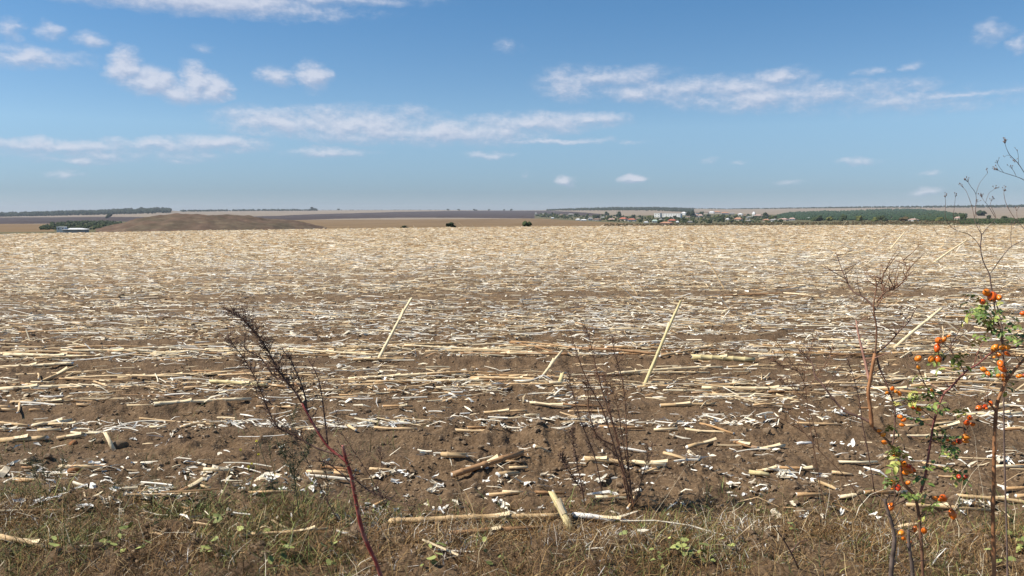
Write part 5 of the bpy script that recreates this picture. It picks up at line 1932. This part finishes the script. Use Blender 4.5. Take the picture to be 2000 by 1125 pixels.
def build_far():
    woods('ridge_wood', 'dark wood along the skyline at the far left', 1500,
          poly_sampler([(-100, 421), (0, 420), (100, 417.5), (200, 414), (280, 410), (332, 410.5)], [(-100, 424), (0, 423.5), (200, 419.5), (332, 416)], -100, 332, .8, 1.4), 4.6, MAT['crown_dark'], 'wood')
    woods('ridge_treeline', 'thin dark line of trees on the skyline left of the middle', 420,
          lambda: ((lambda x: (x, float(lerp(x, RIDGE)) + random.uniform(0, 1.2), random.uniform(.6, 1.4)))(random.uniform(352, 620))), 2.6, MAT['crown_dark'], 'tree line')
    woods('ridge_treeline', 'low faint hedge on the skyline in the middle', 90,
          lambda: ((lambda x: (x, float(lerp(x, RIDGE)) + .2, random.uniform(.4, 1.1)))(random.choice([random.uniform(620, 735), random.uniform(735, 880)]))), 1.3, MAT['crown_dark'], 'tree line')
    woods('hill_wood', 'wooded hill on the skyline behind the village', 1500,
          poly_sampler([(1068, 411), (1130, 408.2), (1200, 406.4), (1280, 406.2), (1355, 408)], [(1068, 411.5), (1150, 411), (1280, 411.5), (1355, 415)], 1068, 1355), 2.6, MAT['crown_dark'], 'wood')
    woods('ridge_treeline', 'dark continuous line of trees on the skyline at the right, thickening to the right edge', 1100,
          lambda: ((lambda x: (x, float(lerp(x, RIDGE)) + random.uniform(0, float(np.interp(x, [1350, 1700, 2000, 2100], [.3, 1.0, 3.0, 3.6]))), random.uniform(.6, 1.2) * float(np.interp(x, [1350, 1500, 1800, 2000], [.7, .8, 1.1, 1.4]))))(1350 + 760 * random.random() ** .8)), 2.4, MAT['crown_dark'], 'tree line')
    woods('plantation', 'smooth dark green plantation on the low rise at the right', 4200,
          poly_sampler([(1518, 422), (1540, 417), (1600, 414.5), (1665, 414), (1700, 411.5), (1750, 410), (1800, 411), (1835, 414), (1860, 418)], [(1518, 428), (1600, 431), (1862, 431)], 1518, 1862), 3.4, MAT['pine_wood'], 'wood')
    woods('grey_scrub', 'grey green scrub at the right end of the plantation', 420,
          poly_sampler([(1765, 421), (1800, 419.5), (1850, 418), (1890, 420)], [(1765, 432), (1890, 433)], 1765, 1888), 3.6, MAT['crown_mid'], 'scrub')
    woods('hedge', 'low dark hedge beyond the field at the right edge', 700,
          poly_sampler([(1875, 430), (2100, 428)], [(1875, 438), (2100, 436)], 1875, 2110, .6, 1.3), 3.2, MAT['crown_mid'], 'hedge')
    woods('rusty_scrub', 'rust brown scrub strip along the crest in front of the village', 1300,
          poly_sampler([(1180, 438), (1300, 437.5), (1500, 435.5), (1760, 433), (1800, 433)], [(1180, 443), (1500, 440.5), (1900, 438)], 1180, 1900, .5, 1.2), 2.4, MAT['crown_rust'], 'scrub')
    woods('valley_scrub', 'green scrub in the valley beside the white farm sheds', 420,
          poly_sampler([(80, 446), (105, 437), (160, 434.5), (210, 434), (240, 437)], [(80, 449), (240, 449)], 80, 240), 4.5, MAT['crown_mid'], 'scrub')
    # the village gardens read as one mass, single trees stand out of it
    woods('garden_greenery', 'dark green gardens between the village houses', 520,
          poly_sampler([(1045, 419), (1120, 420), (1200, 422), (1260, 424), (1300, 426), (1420, 421), (1520, 424)], [(1045, 424), (1120, 429), (1200, 433), (1300, 437), (1520, 435)], 1045, 1530), 3.6, MAT['crown_mid'], 'greenery')
    singles = [
        (213, 426, 9, 'crown_dark', 'lone round tree on the pale strip at the far left', 1.1),
        (611, 410.8, 6.5, 'crown_dark', 'largest tree of the skyline line left of the middle', 1.6),
        (661, 410.5, 3, 'crown_dark', 'tiny bush on the skyline right of the largest skyline tree', 1.6),
        (875, 411, 3, 'crown_dark', 'leftmost of the tiny skyline bushes above the dark field', 1.6),
        (896, 411, 3, 'crown_dark', 'second tiny skyline bush above the dark field', 1.6),
        (927, 411.3, 3.4, 'crown_dark', 'widest tiny skyline bush above the dark field', 2.2),
        (955, 411.3, 2.6, 'crown_dark', 'fourth tiny skyline bush above the dark field', 1.6),
        (985, 411.3, 2.8, 'crown_dark', 'fifth tiny skyline bush above the dark field', 1.6),
        (999, 411.3, 3.6, 'crown_dark', 'rightmost tiny skyline bush above the dark field', 1.6),
        (1208, 424, 11, 'crown_dark', 'dark round tree standing above the left part of the village against the pale field', 1.0),
        (1348, 424, 12, 'crown_dark', 'large dark tree right of the white blocks in the village', 1.3),
        (1370, 420, 7, 'crown_mid', 'smaller dark tree beside the large one in the village', 1.2),
        (1494, 426, 11, 'crown_dark', 'blue green round tree at the right end of the village', 1.2),
        (1185, 420, 7, 'crown_mid', 'tree at the top edge of the left village half', 1.2),
        (1917, 421.5, 9, 'crown_dark', 'wide dark tree alone on the pale field at the right', 1.7),
        (1932, 428, 7, 'crown_dark', 'smaller dark tree just right of the wide lone one', 1.2),
        (1646, 432, 13, 'crown_mid', 'tall dark bush in front of the plantation left part', .8),
        (1598, 432, 11, 'crown_mid', 'broad green bush at the left foot of the plantation', 1.6),
        (1620, 432, 8, 'crown_olive', 'yellow green bush left of the tall dark one', 1.5),
        (1680, 432, 10, 'crown_olive', 'bright olive bush in front of the plantation middle', 1.6),
        (1722, 432, 11, 'crown_mid', 'dark green bush in front of the plantation highest part', 1.6),
        (1708, 433, 8, 'crown_olive', 'olive bush left of the dark one below the plantation top', 1.5),
        (1766, 432, 8, 'crown_rust', 'rusty bush near the white hut at the right', 1.8),
        (1835, 432, 7, 'crown_olive', 'olive bush near the right end of the plantation', 1.8),
        (1880, 433, 15, 'crown_mid', 'dark bush at the right end of the plantation', .7),
        (1965, 430, 7, 'crown_mid', 'dome shaped bush at the right edge beyond the field', 2.4),
        (85, 448, 5, 'crown_mid', 'bush left of the white farm sheds', 1.8),
        (250, 416, 5, 'crown_dark', 'tree standing out of the ridge wood at the far left', 1.4),
    ]
    for i, (px, py, h, mt, lb, wd) in enumerate(singles):
        tree(px, py, h, mt, lb, wide=wd, seed=i)
    for i, (px, py, h, w, lb) in enumerate([(882, 445, 11, 1.6, 'dark round bush peeping over the far edge of the field, middle of three'),
                                            (790, 447, 6.5, 2.6, 'low flat dark bush at the far edge of the field, leftmost of three'),
                                            (1030, 444, 12, 1.5, 'green bush peeping over the far edge of the field, rightmost of three')]):
        tree(px, py, h, 'crown_mid' if i == 2 else 'crown_dark', lb, 'bushes at the far edge of the field', 'bush', 'bush', wide=w, r=230, seed=i)
    # garden trees
    for i in range(80):
        px = random.uniform(1055, 1525)
        t = float(lerp(px, [(1055, 420), (1120, 421), (1200, 424), (1300, 426), (1400, 421), (1525, 426)]))
        b = float(lerp(px, [(1055, 424), (1120, 429), (1200, 433), (1300, 438), (1525, 435)]))
        py = random.uniform(t, b)
        tree(px, py, random.uniform(3.5, 7.5), random.choice(['crown_dark', 'crown_mid', 'crown_mid', 'crown_olive']), 'green garden tree among the distant village houses',
             'garden trees in the village', seed=i, wide=random.uniform(.9, 1.5))


build_far()


def box(mb, x0, x1, y0, y1, z0, z1):
    b = len(mb.V)
    for z in (z0, z1):
        mb.V += [(x0, y0, z), (x1, y0, z), (x1, y1, z), (x0, y1, z)]
    mb.Q += [(b, b + 3, b + 2, b + 1), (b + 4, b + 5, b + 6, b + 7), (b, b + 1, b + 5, b + 4), (b + 1, b + 2, b + 6, b + 5), (b + 2, b + 3, b + 7, b + 6), (b + 3, b, b + 4, b + 7)]


def house(px, py, wpx, hpx, wall, roof, label, hip=.45, r=None, flat=False, rows=1, chim=True, name='house', cat='house'):
    if r is None:
        p, r = far_point(px, py)
    else:
        d = ray(px, py)
        p = Vector((0, 0, EYE)) + Vector(d * (r / math.hypot(d[0], d[1])))
    W = wpx / FPX * r
    H = hpx / FPX * r
    D = min(W * .75, 11)
    az = math.atan2(p.x, p.y)
    root = empty(name, p, label, cat, None, rz=-az - (.38 if flat else random.uniform(-.1, .6)))
    rh = H * (hip if not flat else .06)
    wh = H - rh
    mb = MB()
    box(mb, -W / 2, W / 2, -D / 2, D / 2, -3, wh)
    w_ = mb.build('wall', MAT[wall], root, smooth=False)
    e = .04 * W + .3
    mb = MB()
    if flat:
        box(mb, -W / 2 - .2, W / 2 + .2, -D / 2 - .2, D / 2 + .2, wh, wh + rh)
    else:
        b = len(mb.V)
        ins = W * .22
        mb.V += [(-W / 2 - e, -D / 2 - e, wh), (W / 2 + e, -D / 2 - e, wh), (W / 2 + e, D / 2 + e, wh), (-W / 2 - e, D / 2 + e, wh), (-W / 2 + ins, 0, H), (W / 2 - ins, 0, H)]
        mb.Q += [(0, 1, 5, 4), (2, 3, 4, 5), (0, 3, 2, 1)]
        mb.T += [(1, 2, 5), (3, 0, 4)]
    rf = mb.build('roof', MAT[roof], root, smooth=False)
    if chim and not flat:
        mb = MB()
        box(mb, W * .12, W * .12 + .7, -.3, .4, wh, H + .9)
        mb.build('chimney', MAT['wall_grey'], rf, smooth=False)
    nw = max(2, int(W / 5.0))
    for rr_ in range(rows):
        for k in range(nw):
            x = -W / 2 + (k + .5) * W / nw
            z = wh * (rr_ + .35) / rows
            mb = MB()
            ww_ = .16 * W / nw
            box(mb, x - ww_, x + ww_, -D / 2 - .05, -D / 2 + .1, z, z + min(1.1, wh / rows * .3))
            mb.build('window', MAT['glass'], root, smooth=False)


def build_village():
    H = [
        (1059, 421.5, 9, 5, 'wall_white', 'roof_grey', 'small pale house at the left end of the village'),
        (1047, 421.5, 4, 7, 'wall_grey', 'roof_grey', 'narrow grey tower like shed left of the first village house'),
        (1079, 427.5, 6, 3, 'wall_white', 'roof_white', 'tiny white shed on the tan field below the left end of the village'),
        (1096, 422, 8, 4, 'wall_cream', 'roof_brown', 'brown roofed house half hidden by trees left in the village'),
        (1115, 421, 11, 4, 'wall_cream', 'roof_grey', 'long grey roofed house at the upper left of the village'),
        (1129, 431, 8, 4, 'wall_white', 'roof_white', 'small white house at the lower left edge of the village'),
        (1140, 432, 11, 4, 'wall_white', 'roof_white', 'white roofed shed right of the small white house at the lower left'),
        (1153, 430.5, 9, 6, 'wall_white', 'roof_grey', 'white gabled house left of the brown roofed row'),
        (1166, 431.5, 14, 5, 'wall_grey', 'roof_brown', 'wide brown roofed house in the lower left village'),
        (1178, 427, 9, 4, 'wall_cream', 'roof_grey', 'grey roofed house behind the wide brown roofed one'),
        (1195, 431.5, 14, 5, 'wall_cream', 'roof_pink', 'cream house with faded pink roof left of the red roofs'),
        (1200, 427, 8, 4, 'wall_white', 'roof_pink', 'small white house behind the cream house with pink roof'),
        (1218, 431.5, 14, 7, 'wall_cream', 'roof_red', 'bright red roofed house, left one of the lower pair'),
        (1234, 432.5, 14, 6, 'wall_white', 'roof_red', 'red roofed house right of the bright red one'),
        (1247, 430, 9, 5, 'wall_cream', 'roof_brown', 'brown roofed house right of the red roofed pair'),
        (1262, 436, 8, 3.5, 'wall_white', 'roof_white', 'white shed alone below the gardens left of the orange roofs'),
        (1279, 435, 10, 6, 'wall_white', 'roof_green', 'pale green roofed house between gardens'),
        (1290, 431.5, 10, 4, 'wall_grey', 'roof_grey', 'grey roofed house above the long orange roofs'),
        (1302, 439, 20, 6, 'wall_pink', 'roof_orange', 'long low orange roofed house at the lower edge of the village'),
        (1313, 434, 14, 6, 'wall_pink', 'roof_red', 'red roofed house behind the long orange roofed one'),
        (1323, 436.5, 5, 5, 'wall_white', 'roof_white', 'narrow white hut right of the orange roofs'),
        (1348, 435, 10, 3, 'wall_grey', 'roof_grey', 'low grey shed in the gardens right of the orange roofs'),
        (1336, 420, 8, 6, 'wall_white', 'roof_white', 'white house right of the long white block'),
        (1345, 426, 9, 4, 'wall_cream', 'roof_brown', 'brown roofed house below the large dark tree'),
        (1358, 424, 11, 6, 'wall_pink', 'roof_pink', 'pinkish house just right of the large dark tree'),
        (1368, 424.5, 8, 6, 'wall_white', 'roof_pink', 'white house with pink roof right of the pinkish one'),
        (1362, 418, 8, 4, 'wall_white', 'roof_brown', 'white house above the pinkish one'),
        (1380, 417.5, 8, 4, 'wall_cream', 'roof_brown', 'brown roofed house left in the upper right row'),
        (1390, 417, 10, 4, 'wall_white', 'roof_white', 'white long house in the upper right row'),
        (1401, 417, 11, 5, 'wall_cream', 'roof_orange', 'salmon roofed house in the upper right row'),
        (1416, 419, 14, 5, 'wall_white', 'roof_orange', 'wide house with salmon roof and white wall in the upper right row'),
        (1430, 419.5, 9, 4, 'wall_cream', 'roof_grey', 'grey roofed house right of the wide salmon roofed one'),
        (1421, 430, 6, 3.5, 'wall_white', 'roof_white', 'tiny white hut alone in the gardens'),
        (1446, 421, 8, 4, 'wall_white', 'roof_white', 'white roofed house right of the grey roofed one'),
        (1456, 423.5, 12, 4, 'wall_grey', 'roof_brown', 'dark roofed barn at the right of the village'),
        (1464, 426.5, 10, 4, 'wall_white', 'roof_grey', 'white walled house below the dark roofed barn'),
        (1472, 423, 5, 9, 'wall_white', 'roof_white', 'tall white narrow tower house at the right of the village'),
        (1481, 424, 14, 5, 'wall_pink', 'roof_pink', 'pink roofed house right of the white tower house'),
        (1442, 432, 13, 7, 'wall_cream', 'roof_orange', 'big orange roofed house alone below the right village half'),
        (1462, 433, 10, 3.5, 'wall_cream', 'roof_grey', 'low grey roofed shed right of the big orange roofed house'),
        (1497, 433, 11, 5, 'wall_cream', 'roof_orange', 'tan roofed house below the blue green tree'),
        (1511, 433, 13, 5, 'wall_white', 'roof_grey', 'white walled house in the lower right row'),
        (1530, 431.5, 16, 5, 'wall_cream', 'roof_pink', 'pink roofed cream house in the lower right row'),
        (1547, 430.5, 10, 5, 'wall_white', 'roof_pink', 'last pink roofed house before the plantation'),
        (1579, 427.5, 8, 2.5, 'wall_white', 'roof_white', 'white flat shed in front of the plantation'),
        (1784, 432, 13, 4.5, 'wall_white', 'roof_pink', 'white hut with pink roof below the plantation'),
        (1871, 429, 9, 5, 'wall_cream', 'roof_pink', 'pale hut at the right end of the plantation'),
    ]
    for h in H:
        house(*h)
    house(1285, 424.5, 12, 8, 'wall_white', 'roof_white', 'white flat roofed block left of the long one on the village upper edge', flat=True, rows=2)
    house(1313, 425.5, 36, 8.5, 'wall_white', 'roof_white', 'long white flat roofed block with rows of windows on the village upper edge', flat=True, rows=3)
    house(121, 450.5, 13, 7, 'wall_white', 'roof_white', 'small white farm hut beyond the field at the left', r=560, flat=True, name='farm_shed', cat='shed')
    house(149, 451, 33, 5.0, 'wall_grey', 'roof_white', 'long farm shed with a white roof beyond the field at the left', r=560, name='farm_shed', cat='shed', chim=False)


build_village()

# ------------------------------------------------------------------ air
def build_haze():
    mb = MB()
    box(mb, -8900, 8900, -8900, 8900, -95, 60)
    g = bpy.data.materials.new('haze')
    g.use_nodes = True
    N, L = g.node_tree.nodes, g.node_tree.links
    for n in list(N):
        if n.type != 'OUTPUT_MATERIAL':
            N.remove(n)
    out = [n for n in N if n.type == 'OUTPUT_MATERIAL'][0]
    v = N.new('ShaderNodeVolumePrincipled')
    v.inputs['Color'].default_value = (0.80, 0.88, 1.0, 1)
    v.inputs['Density'].default_value = 0.00006
    v.inputs['Anisotropy'].default_value = 0.0
    L.new(v.outputs[0], out.inputs['Volume'])
    o = mb.build('haze', g, None, smooth=False)
    tag(o, 'thin blue haze of the air over the plain', 'haze', None, 'stuff')


build_haze()
